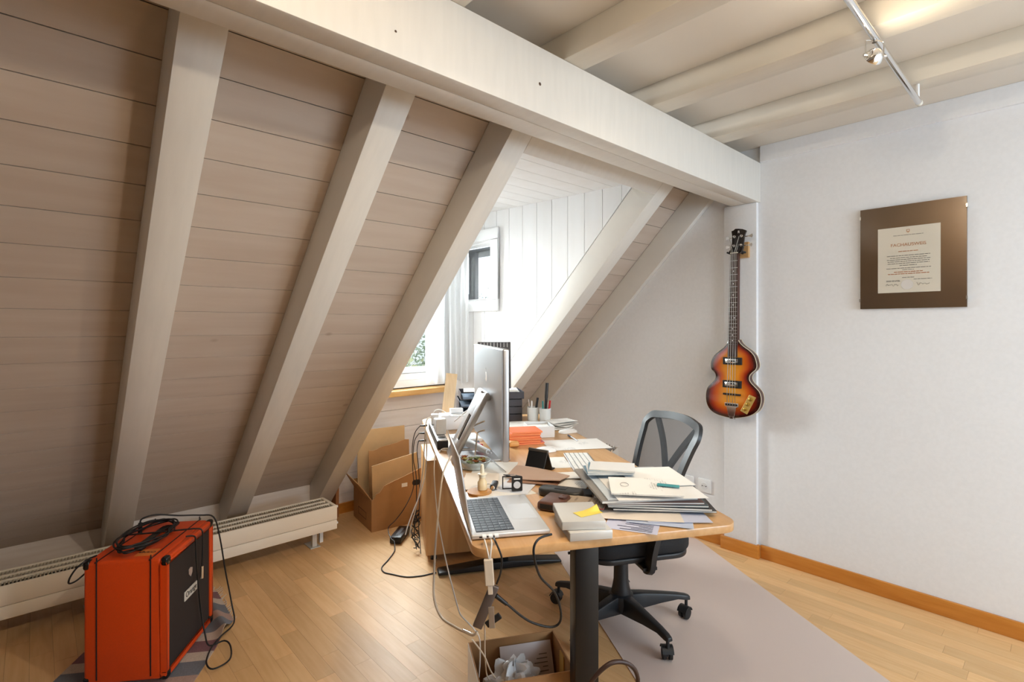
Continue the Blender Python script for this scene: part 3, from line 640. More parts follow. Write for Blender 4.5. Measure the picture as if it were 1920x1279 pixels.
def words(zz, wd, hh, m, dy=0):
    g = G(); x_ = -wd / 2
    while x_ < wd / 2:
        l_ = min(q.uniform(.006, .022), wd / 2 - x_); g.box(dy + x_, dy + x_ + l_, zz - hh / 2, zz + hh / 2, 0, .0003); x_ += l_ + .0022
    o = g.put('print_line', m, pp); o.matrix_local = MC
for zz, wd, hh, m, dy in ((.101, .115, .0022, M_INK, 0), (.024, .076, .0032, M_BR, 0), (.004, .165, .0024, M_INK, 0), (-.006, .14, .0024, M_INK, 0), (-.015, .166, .0024, M_INK, 0), (-.024, .16, .0024, M_INK, 0), (-.033, .16, .0024, M_INK, 0), (-.043, .066, .0024, M_INK, 0), (-.056, .17, .0024, M_INK, 0), (-.064, .045, .0022, M_INK, 0), (-.074, .11, .0036, M_BR, 0), (-.083, .158, .0036, M_BR, 0), (-.101, .046, .0024, M_INK, 0), (-.111, .068, .0024, M_INK, .055), (-.114, .055, .0022, M_INK, -.058), (-.118, .055, .0022, M_INK, -.058)): words(zz, wd, hh, m, dy)
for dy, sd in ((-.062, 1), (.056, 2)):
    q2 = random.Random(sd); pts = [Vector((dy - .025 + .0035 * i, -.134 + q2.uniform(-.006, .006), 0)) for i in range(15)]
    o = G().tube([(a.x, a.y, .0002) for a in pts], .0005, 4, 4).put('signature', M_INK, pp); o.matrix_local = MC
sl = G().lathe([(.024, 0), (.0235, .0004)], 24); o = sl.put('embossed_seal', mat('seal_white', (226, 220, 214), .5), pp); o.matrix_local = MC @ Matrix.Translation((-.004, -.135, 0))
em = ring(-.006, .006, .115, .127, .002, 0, .0003, Matrix()).prism([(-.004, .115), (.004, .115), (0, .111)], 0, .0003).put('shield_emblem', M_BR, pp); em.matrix_local = MC
ggm = bpy.data.materials.new('frame_glass'); ggm.use_nodes = True; n = ggm.node_tree.nodes; L = ggm.node_tree.links
n.remove(n['Principled BSDF']); tr = n.new('ShaderNodeBsdfTransparent'); gl = n.new('ShaderNodeBsdfGlossy'); mx = n.new('ShaderNodeMixShader'); gl.inputs['Roughness'].default_value = .12; mx.inputs[0].default_value = .05
L.new(tr.outputs[0], mx.inputs[1]); L.new(gl.outputs[0], mx.inputs[2]); L.new(mx.outputs[0], n['Material Output'].inputs[0])
G().box(-.0195, -.0178, -.2015, .2015, -.247, .247).put('glass', ggm, cf)
for yy_, zz in ((.2015, .205), (-.2015, .205), (.2015, -.205), (-.2015, -.205)): G().box(-.0205, -.001, yy_ - .003, yy_ + .003, zz - .008, zz + .008).put('clip', M_CHROME, cf)
for yy_, lb in ((1.545, 'white double wall socket beside the post'), (1.66, 'white blank socket cover beside the wall socket')):
    zz = .335
    so = thing('wall_socket', lb, 'socket', (XW, yy_, zz))
    G().box(-.010, 0, -.042, .042, -.042, .042).put('cover_plate', M_WHITE, so, bevel=.004, smooth=40)
    G().lathe([(.0225, 0), (.021, .003), (.0, .003)], 20, Matrix.Translation((-.010, 0, 0)) @ Matrix.Rotation(R(-90), 4, 'Y')).put('insert', mat('socket_white', (230, 230, 230), .4), so)
    if yy_ < 1.6:
        for dy in (-.012, 0, .012): G().lathe([(.0035 if dy else .002, 0), (.0035 if dy else .002, .0008)], 10, Matrix.Translation((-.0132, dy, 0)) @ Matrix.Rotation(R(-90), 4, 'Y')).put('contact_hole', M_BLACK, so)

# ------------------------------------------------------------------ track rail with spot lamps
RZ, RY = 2.195, .404
rl = thing('lamp_rail', 'round chrome lamp rail under the ceiling joists', 'lamp rail', (2.53, RY, RZ))
G().cyl((0, 0, 0), (-3.6, 0, 0), .0105, seg=18).put('tube', M_CHROME, rl, smooth=40)
G().lathe([(.0105, 0), (.0115, .004), (.0115, .02), (.009, .024)], 18, Matrix.Rotation(R(90), 4, 'Y') @ Matrix.Translation((0, 0, -.006))).put('end_cap', mat('clear_plastic', (226, 220, 206), .1), rl, smooth=40)
for xo in (-.02, -1.6, -3.2): G().cyl((xo, 0, .008), (xo, 0, .0645 if abs(xo + .02) > .1 else .064), .0055).put('hanger_pin', M_WHITE, rl)
BW = mat('halogen_bulb', (255, 240, 210), .3, emit=(255, 226, 180), estr=25)
def spot(xl, energy, label, aim=None):
    t = thing('spot_lamp', label, 'lamp', (xl, RY, RZ - .055), R(-35), 'spot lamps on the chrome rail')
    br_ = G(); br_.tube([(-.030, 0, 0), (-.031, 0, .034), (-.024, 0, .045), (.024, 0, .045), (.031, 0, .034), (.030, 0, 0)], .0016, 6, 3); br_.put('bracket', M_CHROME, t, smooth=60)
    G().cyl((0, 0, .040), (0, 0, .055), .007).put('stem', M_CHROME, t)
    TM = Matrix.Rotation(R(62), 4, 'X')
    G().lathe([(.004, .020), (.012, .018), (.022, .008), (.0275, -.006), (.028, -.010), (.0265, -.010), (.021, .006), (.011, .015), (.004, .017)], 24, TM).put('reflector', M_CHROME, t, smooth=60)
    G().lathe([(.003, -.012), (.0045, -.006), (.0045, .010), (.003, .014)], 10, TM).put('bulb', BW, t, smooth=60)
    for sx in (-1, 1): G().cyl((sx * .0275, 0, 0), (sx * .037, 0, 0), .0045).put('pivot_knob', M_CHROME, t)
    l = bpy.data.lights.new('spot_lamp_light', 'SPOT' if aim else 'POINT')
    if aim: l.spot_size = R(84); l.spot_blend = .7
    l.energy = energy; l.shadow_soft_size = .022; l.color = (1.0, .84, .63)
    lo = bpy.data.objects.new('spot_lamp_light', l); COL.objects.link(lo); lo.parent = t; lo.location = (0, -.035, -.025)
    if aim:
        lo.rotation_mode = 'QUATERNION'
        lo.rotation_quaternion = t.rotation_euler.to_quaternion().inverted() @ (Vector(aim) - Vector((xl, RY, RZ - .08))).to_track_quat('-Z', 'Y')
spot(1.865, 2.1, 'lit chrome halogen spot lamp below the second ceiling joist')
spot(1.36, 13, 'added unseen chrome halogen spot lamp turned toward the desk', (2.1, 2.1, .7))  # unseen lamp added where a rafter shadow points, aimed to light the desk
spot(1.0, 30, 'added unseen chrome halogen spot lamp turned down toward the radiator', (1.0, 2.6, 0))  # extra unseen lamp, added to lift the dim floor and radiator
spot(.58, 18, 'added unseen chrome halogen spot lamp at the far part of the rail')  # unseen lamp added out of frame, placed from a rafter's shadow
# ------------------------------------------------------------------ chair mat and chair
MA = R(58.4); mdir = Vector((math.cos(MA), math.sin(MA), 0)); mnor = Vector((math.sin(MA), -math.cos(MA), 0))
def rrect(hx, hy, r, n_=6):
    pts = []
    for cx_, cy_, a0_ in ((hx - r, hy - r, 0), (-hx + r, hy - r, 90), (-hx + r, -hy + r, 180), (hx - r, -hy + r, 270)):
        for k in range(n_ + 1): a = R(a0_ + 90 * k / n_); pts.append((cx_ + r * math.cos(a), cy_ + r * math.sin(a)))
    return pts
mm = bpy.data.materials.new('milky_vinyl'); mm.use_nodes = True; n = mm.node_tree.nodes; L = mm.node_tree.links; p = n['Principled BSDF']
p.inputs['Base Color'].default_value = lin((232, 213, 203)); p.inputs['Roughness'].default_value = .34
tr = n.new('ShaderNodeBsdfTransparent'); mx = n.new('ShaderNodeMixShader'); mx.inputs[0].default_value = .22
L.new(p.outputs[0], mx.inputs[1]); L.new(tr.outputs[0], mx.inputs[2]); L.new(mx.outputs[0], n['Material Output'].inputs[0])
mc = mdir * 2.225 + mnor * 1.288
tag(G().prism(rrect(.745, .461, .06), .0005, .003).put('chair_mat', mm, loc=(mc.x, mc.y, 0), rotz=MA), 'milky translucent chair mat on the parquet under the office chair', 'chair mat')

CC = Vector((1.93, 1.37, 0)); ch = thing('office_chair', 'black mesh-back office chair on five casters at the desk', 'chair', (CC.x, CC.y, .003), DA)
M_CH = mat('chair_plastic', (30, 31, 34), .42); M_FAB = mat('black_seat_fabric', (28, 28, 31), .85, noise=.2, nscale=250, bump=.05)
st = G().prism(rrect(.235, .232, .09, 8), .385, .445); st.put('seat', M_FAB, ch, bevel=.02, smooth=60, bseg=4)
G().prism(rrect(.228, .226, .09, 8), .362, .3855).put('seat_pan', M_CH, ch, bevel=.006, smooth=50)
G().box(-.09, .09, -.12, .11, .315, .3625).put('mechanism', M_CH, ch, bevel=.012, smooth=50)
G().lathe([(.043, .075), (.045, .13), (.038, .16), (.033, .19), (.031, .318)], 20).put('gas_column', M_CH, ch, smooth=40)
G().cyl((0, .10, .335), (.0, .25, .33), .006).put('height_lever', M_CH, ch)
bs = thing('tmp', '', '') ; bpy.data.objects.remove(bs)
hub = G().lathe([(.03, .06), (.058, .066), (.062, .10), (.055, .128), (.04, .135)], 24).put('hub', M_CH, ch, smooth=40)
for k in range(5):
    a = R(-36.4 + 72 * k) - DA; ca, sa = math.cos(a), math.sin(a); RM = Matrix.Rotation(a, 4, 'Z')
    arm = G(); prof = [(.03, .032, .055, .130), (.10, .026, .066, .128), (.18, .022, .080, .121), (.26, .019, .090, .112), (.30, .017, .083, .105), (.32, .014, .082, .098)]
    v, f = [], []
    for x_, w_, z0, z1 in prof: v += [(x_, -w_, z0), (x_, w_, z0), (x_, w_ * .75, z1), (x_, -w_ * .75, z1)]
    for i in range(len(prof) - 1):
        for j in range(4): f.append((i * 4 + j, i * 4 + (j + 1) % 4, i * 4 + 4 + (j + 1) % 4, i * 4 + 4 + j))
    f += [(3, 2, 1, 0), (20, 21, 22, 23)]
    arm._add(v, f, RM); arm.put('base_arm', M_CH, ch, bevel=.004, smooth=50)
    cs = G(); cM = RM @ Matrix.Translation((.305, 0, 0)) @ Matrix.Rotation(.6 + k * 1.3, 4, 'Z')
    cs.cyl(cM @ Vector((.0, 0, .050)), cM @ Vector((.0, 0, .088)), .007)
    hood = []
    for j in range(9): b = R(15 + 150 * j / 8); hood.append((-.012 + .030 * math.cos(b), .027 + .030 * math.sin(b)))
    for j in range(8, -1, -1): b = R(15 + 150 * j / 8); hood.append((-.012 + .0265 * math.cos(b), .027 + .0265 * math.sin(b)))
    cs.prism(hood, -.022, .022, cM @ Matrix(((1, 0, 0, 0), (0, 0, 1, 0), (0, 1, 0, 0), (0, 0, 0, 1))))
    cs.cbox((0, 0, 0), .03, .008, .03, cM @ Matrix.Translation((-.008, 0, .035)))
    c_ = cs.put('caster', M_CH, ch, smooth=40)
    for sy_ in (-1, 1):
        G().lathe([(.018, -.0075), (.0245, -.006), (.025, 0), (.0245, .006), (.018, .0075)], 20, cM @ Matrix.Translation((-.012, sy_ * .0125, .0255)) @ Matrix.Rotation(R(90), 4, 'X')).put('wheel', mat('wheel_black', (20, 20, 22), .55), c_, smooth=40)
def bk_(a, b):
    w_ = .165 + .056 * b; return Vector((a * w_, -.185 - .065 * b - .05 * b * b + .045 * a * a, .545 + .355 * b - .022 * a * a * b))
fr_pts = [bk_(-1 + .12 * 0, 0)] ; bound = []
for k in range(7): bound.append(bk_(-.9 + 1.8 * k / 6, 0.0))
for k in range(1, 8): bound.append(bk_(1.0, .06 + .86 * k / 7))
for k in range(9): bound.append(bk_(.86 - 1.72 * k / 8, 1.0))
for k in range(7, 0, -1): bound.append(bk_(-1.0, .06 + .86 * k / 7))
bound.append(bound[0])
def band(g, pts, wd, th, sub=4):              # flat band: wide within the backrest surface, thin across
    P = spline(pts, sub); n_ = len(P); v, f = [], []
    for i, p_ in enumerate(P):
        t_ = (P[min(i + 1, n_ - 1)] - P[max(i - 1, 0)]).normalized()
        if i in (0, n_ - 1) and (P[0] - P[-1]).length < 1e-4: t_ = (P[1] - P[-2]).normalized()
        nn_ = Vector((0, 1, .25)).normalized(); s_ = t_.cross(nn_).normalized(); nn_ = s_.cross(t_).normalized()
        v += [p_ + s_ * wd - nn_ * th, p_ + s_ * wd + nn_ * th, p_ - s_ * wd + nn_ * th, p_ - s_ * wd - nn_ * th]
    for i in range(n_ - 1):
        for j in range(4): f.append((i * 4 + j, i * 4 + (j + 1) % 4, i * 4 + 4 + (j + 1) % 4, i * 4 + 4 + j))
    f += [(3, 2, 1, 0), tuple((n_ - 1) * 4 + j for j in range(4))]
    g._add(v, f); return g
bf = band(G(), bound, .017, .009).put('back_frame', M_CH, ch, smooth=60)
for sx in (-1, 1): band(G(), [bk_(sx * .04, .34) + Vector((0, -.012, 0)), bk_(sx * .40, .66) + Vector((0, -.014, 0)), bk_(sx * .78, .98) + Vector((0, -.010, 0))], .015, .007).put('back_spoke', M_CH, bf, smooth=60)
nm_ = bpy.data.materials.new('back_mesh_net'); nm_.use_nodes = True; n = nm_.node_tree.nodes; L = nm_.node_tree.links; p = n['Principled BSDF']
p.inputs['Base Color'].default_value = lin((64, 66, 70)); p.inputs['Roughness'].default_value = .8
tr = n.new('ShaderNodeBsdfTransparent'); mx = n.new('ShaderNodeMixShader'); mx.inputs[0].default_value = .42
L.new(p.outputs[0], mx.inputs[1]); L.new(tr.outputs[0], mx.inputs[2]); L.new(mx.outputs[0], n['Material Output'].inputs[0])
G().grid(lambda a, b: bk_(-.97 + 1.94 * a, .02 + .96 * b) + Vector((0, .004, 0)), 16, 12).put('back_mesh', nm_, ch, smooth=60)
sp_ = band(G(), [(0, -.08, .335), (0, -.20, .34), (0, -.245, .40), (0, -.225, .50), bk_(0, .04) + Vector((0, -.015, 0))], .03, .010).put('back_support', M_CH, ch, smooth=60)
for sx in (-1, 1):
    ab = G(); ab.cbox((sx * .20, 0, .352), .13, .06, .012)
    band(ab, [(sx * .235, .0, .352), (sx * .262, .0, .36), (sx * .268, -.005, .42), (sx * .268, -.03, .52), (sx * .266, -.03, .60)], .026, .011)
    ab_ = ab.put('armrest_bracket', M_CH, ch, smooth=50)
    G().prism(rrect(.032, .11, .03), .602, .622, Matrix.Translation((sx * .262, -.01, 0))).put('armrest_pad', M_CH, ab_, bevel=.006, smooth=50)

# ------------------------------------------------------------------ desk and pedestal
DS0, DS1, DT0, DT1 = 1.32, 3.32, .222, 1.021; dc_ = dk((DS0 + DS1) / 2, (DT0 + DT1) / 2, 0)
dsk = thing('desk', 'large beech height-adjustable desk with black steel legs, covered in papers', 'desk', tuple(dc_), DA)
M_DESK = mat('beech_veneer', (216, 172, 122), .3, rgb2=(206, 158, 106), nscale=3, stretch=(1.2, 16, 16), coat=.1)
M_STEEL = mat('black_steel', (14, 14, 16), .4)
G().prism(rrect((DS1 - DS0) / 2, (DT1 - DT0) / 2, .055), DZ - .025, DZ).put('tabletop', M_DESK, dsk, bevel=.004, smooth=40)
def dl(s, t): return (s - (DS0 + DS1) / 2, -(t - (DT0 + DT1) / 2))
for s_ in (1.54, 2.775):
    x_, y_ = dl(s_, .612)
    G().box(x_ - .026, x_ + .026, y_ - .039, y_ + .039, .03, DZ - .03).put('leg_column', M_STEEL, dsk, bevel=.003, smooth=40)
    G().prism([(y_ - .345, .006), (y_ + .345, .006), (y_ + .34, .022), (y_ + .06, .045), (y_ - .06, .045), (y_ - .34, .022)], x_ - .038, x_ + .038, MX).put('foot', M_STEEL, dsk, bevel=.006, smooth=40)
    for k in (-1, 1): G().lathe([(.014, .0), (.016, .007)], 12, Matrix.Translation((x_, y_ + k * .265, 0))).put('foot_pad', M_BLACK, dsk)
    G().box(x_ - .03, x_ + .03, y_ - .29, y_ + .29, DZ - .05, DZ - .0255).put('top_bracket', M_STEEL, dsk, bevel=.003)
xa, y_ = dl(1.54, .612); xb, _ = dl(2.775, .612)
G().box(xa + .03, xb - .03, y_ - .045, y_ - .02, DZ - .06, DZ - .026).box(xa + .03, xb - .03, y_ + .02, y_ + .045, DZ - .06, DZ - .026).put('crossbar', M_STEEL, dsk)
pc = dk(3.14, .425, 0); ped = thing('drawer_pedestal', 'low beech drawer pedestal standing under the desk by the window', 'pedestal', tuple(pc), DA)
M_PED = mat('beech_pedestal', (206, 160, 108), .38, rgb2=(196, 146, 94), nscale=3, stretch=(14, 14, 1.2))
G().box(-.21, .21, -.183, .205, .035, .57).put('carcass', M_PED, ped, bevel=.003, smooth=40)
for i in range(3):
    d_ = G().box(-.205, .205, -.205, -.184, .04 + i * .177, .212 + i * .177).put('drawer', M_PED, ped, bevel=.002)
    G().box(-.06, .06, -.222, -.2055, .165 + i * .177, .175 + i * .177).put('handle', M_ALU, d_, bevel=.003)
for sx in (-.17, .17):
    for sy_ in (-.15, .16): G().lathe([(.018, 0), (.018, .03), (.008, .035)], 12, Matrix.Translation((sx, sy_, 0))).put('castor', M_BLACK, ped)

def dthing(name, label, cat, s, t, z=DZ, rot=0.0, group=None):   # a thing on the desk; rot turns it clockwise from the desk's long axis
    return thing(name, label, cat, tuple(dk(s, t, z)), DA - R(rot), group)
def dmesh(g, name, m, label, cat, s, t, z=DZ, rot=0.0, group=None, bevel=0.0, smooth=None):
    o = g.put(name, m, None, bevel, smooth, tuple(dk(s, t, z)), DA - R(rot)); return tag(o, label, cat, group)

# ------------------------------------------------------------------ monitor
mo = dthing('monitor', 'large aluminium monitor seen from behind on its slanted stand', 'monitor', 2.275, .44)
G().box(-.325, .325, -.026, 0, .055, .494).put('housing', M_ALU, mo, bevel=.006, smooth=40, bseg=3)
G().box(-.318, .318, -.0275, -.0262, .063, .487).put('screen_glass', mat('screen_black', (12, 12, 14), .06), mo)
G().box(-.322, .322, .0002, .0028, .058, .491).put('rear_shell', mat('rear_aluminium', (186, 188, 192), .42, metal=.85), mo, bevel=.002)
TS_ = Matrix(((0, 0, 1, 0), (1, 0, 0, 0), (0, 1, 0, 0), (0, 0, 0, 1)))
arm = G(); prof_ = [(.004, .285), (.012, .298), (.022, .296), (.028, .285), (.168, .012), (.168, .002), (.155, .002), (.150, .010), (.018, .262), (.004, .266)]
for xa, xb in ((-.095, -.03), (.03, .095)): arm.prism(prof_, xa, xb, TS_)
arm.prism([(.004, .285), (.012, .298), (.022, .296), (.028, .285), (.075, .193), (.064, .176), (.018, .262), (.004, .266)], -.03, .03, TS_)
arm.prism([(.168, .012), (.168, .002), (.155, .002), (.150, .010), (.118, .070), (.131, .086)], -.03, .03, TS_)
arm.put('stand_arm', mat('stand_aluminium', (206, 207, 210), .3, metal=.85), mo, bevel=.0015, smooth=40)
G().box(-.095, .095, -.085, .166, .0005, .008).put('stand_foot', MATS['stand_aluminium'], mo, bevel=.002)
lgm = mat('dark_mirror_logo', (236, 238, 240), .15, metal=.9)
ap = [(.022 * math.cos(R(a)) * (1.0 - .1 * abs(math.sin(R(a)))), .024 * math.sin(R(a)) - (.004 if 70 < a < 110 else 0)) for a in range(30, 331, 15)] + [(.010, -.004), (.012, .008)]
lg_ = G().prism(ap, .0028, .0036, Matrix.Translation((0, 0, .36)) @ MY @ Matrix.Identity(4)).put('logo', lgm, mo)
G().prism([(0, .028), (.008, .040), (.010, .032)], .0028, .0036, Matrix.Translation((0, 0, .36)) @ MY).put('logo_leaf', lgm, mo)

# ------------------------------------------------------------------ laptop
lp_ = dthing('laptop', 'open silver laptop with dark keys at the near end of the desk', 'laptop', 1.537, .342, DZ, 2)
G().box(-.1565, .1565, -.1105, .1105, .003, .0155).put('base', mat('laptop_silver', (216, 218, 222), .35, metal=.4), lp_, bevel=.004, smooth=40, bseg=3)
for sx in (-.12, .12):
    for sy_ in (-.08, .08): G().lathe([(.008, 0), (.008, .0035)], 10, Matrix.Translation((sx, sy_, 0))).put('rubber_foot', M_BLACK, lp_)
LM = Matrix.Translation((0, .1085, .0165)) @ Matrix.Rotation(R(-9), 4, 'X')
ld = G().box(-.1565, .1565, 0, .0045, 0, .215, LM).put('lid', MATS['laptop_silver'], lp_, bevel=.002, smooth=40)
G().box(-.151, .151, -.0009, -.0001, .006, .210, LM).put('display', mat('screen_black', (12, 12, 14), .06), ld)
G().cyl((-.12, .110, .0165), (.12, .110, .0165), .0045).put('hinge_bar', M_BLACK, lp_)
kbp = G().box(-.138, .138, -.012, .096, .0156, .0159).put('keyboard_well', mat('key_well', (40, 44, 52), .6), lp_)
keym = G().box(-.0085, .0085, -.0078, .0078, 0, .0014).mesh('key', .0008); keym.materials.append(mat('dark_keys', (62, 70, 82), .4))
keyw = G().box(-.048, .048, -.0078, .0078, 0, .0014).mesh('key', .0008); keyw.materials.append(MATS['dark_keys'])
for r_ in range(6):
    for c_ in range(14):
        x_ = -.1265 + c_ * .01946; y_ = .0865 - r_ * .0178
        if r_ == 5 and 4 <= c_ <= 8: continue
        put('key', keym, None, kbp, (x_, y_, .0159))
put('key', keyw, None, kbp, (-.1265 + 6 * .01946, .0865 - 5 * .0178, .0159))
G().box(-.064, .064, -.098, -.022, .0156, .0158).put('trackpad', mat('trackpad_silver', (210, 212, 216), .3, metal=.4), lp_)
for y_ in (.085, .068, .050): G().box(-.1569, -.1564, y_ - .005, y_ + .005, .007, .011).put('port', M_BLACK, lp_)

# ------------------------------------------------------------------ keyboard, mice, pens
kb = dthing('keyboard', 'slim white aluminium keyboard on the desk beside the monitor', 'keyboard', 2.075, .812, DZ, 11)
G().box(-.14, .14, -.056, .056, .002, .009).put('tray', M_ALU, kb, bevel=.002)
km = G().box(-.0078, .0078, -.0078, .0078, 0, .002).mesh('key', .0008); km.materials.append(mat('white_keys', (240, 240, 238), .4))
for r_ in range(5):
    for c_ in range(14): put('key', km, None, kb, (-.126 + c_ * .0194, .042 - r_ * .0205, .009))
def mouse(s, t, rot, lb):
    o = dthing('computer_mouse', lb, 'mouse', s, t, DZ, rot)
    G().grid(lambda a, b: ((a - .5) * .113 * (1 if True else 0), (b - .5) * .057 * math.sqrt(max(.02, 1 - (2 * a - 1) ** 4)), .004 + .018 * math.sqrt(max(0, 1 - (2 * a - 1) ** 2)) * math.sqrt(max(0, 1 - (2 * b - 1) ** 4))), 18, 12, (0, 0, .003)).put('shell', mat('glossy_white', (244, 244, 244), .15), o, smooth=60)
    G().prism([(.05 * math.cos(R(a)), .024 * math.sin(R(a))) for a in range(0, 360, 20)], .0, .003).put('underside', M_ALU, o)
mouse(2.30, .72, 80, 'white mouse beside the phone stand and orange booklets'); mouse(2.685, .972, 75, 'white mouse near the far edge of the desk by the paper pile')
pn = dthing('ballpoint_pen', 'silver and blue ballpoint pen lying on the desk', 'pen', 2.535, .943, DZ + .004, 0)
G().cyl((-.07, 0, .0005), (.02, 0, .0005), .0042).put('barrel', M_ALU, pn, smooth=40); G().cyl((.02, 0, .0005), (.065, 0, .0005), .0044).put('grip', mat('pen_blue', (44, 62, 92), .3), pn, smooth=40); G().cyl((.065, 0, .0005), (.075, 0, .0005), .0035, .0006).put('tip', M_CHROME, pn)

def pens_cup(s, t, label, items):
    o = dthing('pen_cup', label, 'cup', s, t, DZ)
    G().lathe([(.030, 0), (.031, .003), (.0345, .100), (.0335, .100), (.0295, .005), (.0, .005)], 24).put('cup_wall', mat('frosted_white', (232, 233, 232), .35, trans=.15), o, smooth=40)
pens_cup(2.985, .858, 'white pen cup beside the letter trays', 0); pens_cup(2.93, .918, 'white pen cup holding the tall black marker', 0)
def stick(name, label, s, t, z0, lean, h, r, m, cap=None, grp=None):
    b = dk(s, t, z0); tp_ = dk(s + lean[0], t + lean[1], z0 + h)
    o = thing(name, label, name.replace('_', ' '), tuple(b), 0, grp); d = tp_ - b
    G().cyl((0, 0, 0), d, r, seg=10).put('shaft', m, o, smooth=40)
    if cap: G().cyl(d * .62, d * 1.003, r * 1.18, seg=10).put('cap', cap, o, smooth=40)
stick('marker', 'tall thick black marker standing in the pen cup', 2.935, .918, DZ + .01, (.02, .02), .235, .0085, M_BLACK, mat('marker_cap', (32, 30, 30), .4))
stick('teal_pen', 'teal pen standing in the pen cup', 2.922, .905, DZ + .01, (-.012, -.008), .135, .005, mat('teal_plastic', (44, 128, 128), .35))
stick('red_pen', 'red and white pen standing in the pen cup', 2.925, .932, DZ + .01, (-.01, .012), .135, .005, mat('pen_white', (230, 228, 226), .4), mat('red_cap', (190, 40, 40), .35))
stick('black_pen', 'black clip pen standing in the cup beside the trays', 2.98, .865, DZ + .01, (.0, .022), .145, .006, M_BLACK, M_BLACK)
stick('silver_pen', 'silver pen standing in the cup beside the trays', 2.99, .85, DZ + .01, (.006, -.016), .135, .0045, M_CHROME)
stick('white_pen', 'white pen leaning in the cup beside the trays', 2.975, .85, DZ + .01, (-.014, -.006), .13, .0045, MATS['pen_white'])

# ------------------------------------------------------------------ paper goods
def paper_mat(name, base, ink, dens=.42, sc=26):
    if name in MATS: return MATS[name]
    m = bpy.data.materials.new(name); m.use_nodes = True; MATS[name] = m; n = m.node_tree.nodes; L = m.node_tree.links; p = n['Principled BSDF']; p.inputs['Roughness'].default_value = .6
    tc = n.new('ShaderNodeTexCoord'); mp = n.new('ShaderNodeMapping'); L.new(tc.outputs['Object'], mp.inputs[0])
    bt = n.new('ShaderNodeTexBrick'); bt.inputs['Scale'].default_value = sc; bt.inputs['Mortar Size'].default_value = .035; bt.inputs['Row Height'].default_value = .2; bt.inputs['Brick Width'].default_value = .9; bt.offset = .37; bt.inputs['Bias'].default_value = -.2
    bt.inputs['Color1'].default_value = lin(base); bt.inputs['Color2'].default_value = lin(ink); bt.inputs['Mortar'].default_value = lin(base); L.new(mp.outputs[0], bt.inputs['Vector'])
    nz = n.new('ShaderNodeTexNoise'); nz.inputs['Scale'].default_value = 9; L.new(mp.outputs[0], nz.inputs['Vector']); gt = n.new('ShaderNodeMath'); gt.operation = 'GREATER_THAN'; gt.inputs[1].default_value = 1 - dens; L.new(nz.outputs['Fac'], gt.inputs[0])
    mi = n.new('ShaderNodeMix'); mi.data_type = 'RGBA'; mi.inputs['A'].default_value = lin(base); L.new(gt.outputs[0], mi.inputs['Factor']); L.new(bt.outputs['Color'], mi.inputs['B']); L.new(mi.outputs['Result'], p.inputs['Base Color']); return m
P_WHITE = mat('white_paper', (240, 238, 234), .7); P_PRINT = paper_mat('printed_paper', (238, 236, 232), (176, 174, 172))
P_PRINT2 = paper_mat('faintly_printed_paper', (240, 238, 235), (200, 200, 200), .4, 34)
P_CREAM = mat('cream_paper', (234, 222, 208), .7); P_LILAC = mat('lilac_paper', (208, 212, 232), .6); P_KRAFT = mat('pink_brown_paper', (196, 168, 150), .65)
def sheet(name, label, cat, s, t, z, rot, w_, h_, m, th=.0006, curl=.004, seed=0, group=None, parent=None):
    q = random.Random(seed); k1, k2, k3 = q.uniform(0, 6), q.uniform(0, 6), q.uniform(.5, 1)
    o = G().grid(lambda a, b: ((a - .5) * w_, (b - .5) * h_, th + curl * (.5 + .5 * math.sin(a * 3.1 * k3 + k1) * math.cos(b * 2.7 + k2))), 8, 8, (0, 0, th)).put(name, m, None, smooth=50, loc=tuple(dk(s, t, z)), rotz=DA - R(rot))
    return tag(o, label, cat, group)
sheet('paper_sheet', 'long white printed sheet lying across the desk before the chair', 'paper', 2.405, .91, DZ, 3, .22, .30, P_PRINT2, curl=.002, seed=1)
sheet('paper_sheet', 'white note sheet beside the white keyboard', 'paper', 2.10, .705, DZ, 8, .17, .105, P_PRINT2, .002, .001, 2)
sheet('paper_sheet', 'white sheet under the spray bottle and black keyfob', 'paper', 1.84, .385, DZ, -12, .27, .20, P_WHITE, curl=.002, seed=3)
sheet('paper_sheet', 'pale pink sheet beside the laptop keyboard', 'paper', 1.90, .345, DZ + .0045, 14, .20, .13, P_CREAM, curl=.004, seed=4)
sheet('paper_sheet', 'white sheet below the monitor edge', 'paper', 2.06, .43, DZ, 20, .24, .17, P_WHITE, curl=.002, seed=5)
sheet('paper_sheet', 'bluish white sheet under the folding magnifier', 'paper', 1.83, .47, DZ + .001, 32, .18, .12, mat('blue_white_paper', (226, 230, 240), .6), curl=.003, seed=6)
sheet('envelope', 'brown pink envelope lying over the papers behind the magnifier', 'envelope', 1.885, .56, DZ + .008, 38, .11, .22, P_KRAFT, .003, .020, 7)
sheet('envelope', 'darker folded kraft envelope below the pink envelope', 'envelope', 1.865, .545, DZ + .002, 30, .10, .19, mat('kraft_dark', (160, 122, 100), .7), .002, .005, 8)
sheet('note_card', 'small white note card beside the phone stand', 'card', 1.90, .665, DZ + .002, 25, .075, .12, P_PRINT2, .001, .003, 9)
sheet('note_card', 'small white card tucked under the magazine pile', 'card', 1.80, .665, DZ + .003, 40, .10, .14, P_PRINT, .001, .004, 10)
sheet('note_card', 'creased white slip between keyboard and magazine pile', 'card', 1.87, .715, DZ + .008, 10, .09, .11, P_WHITE, .001, .006, 11)
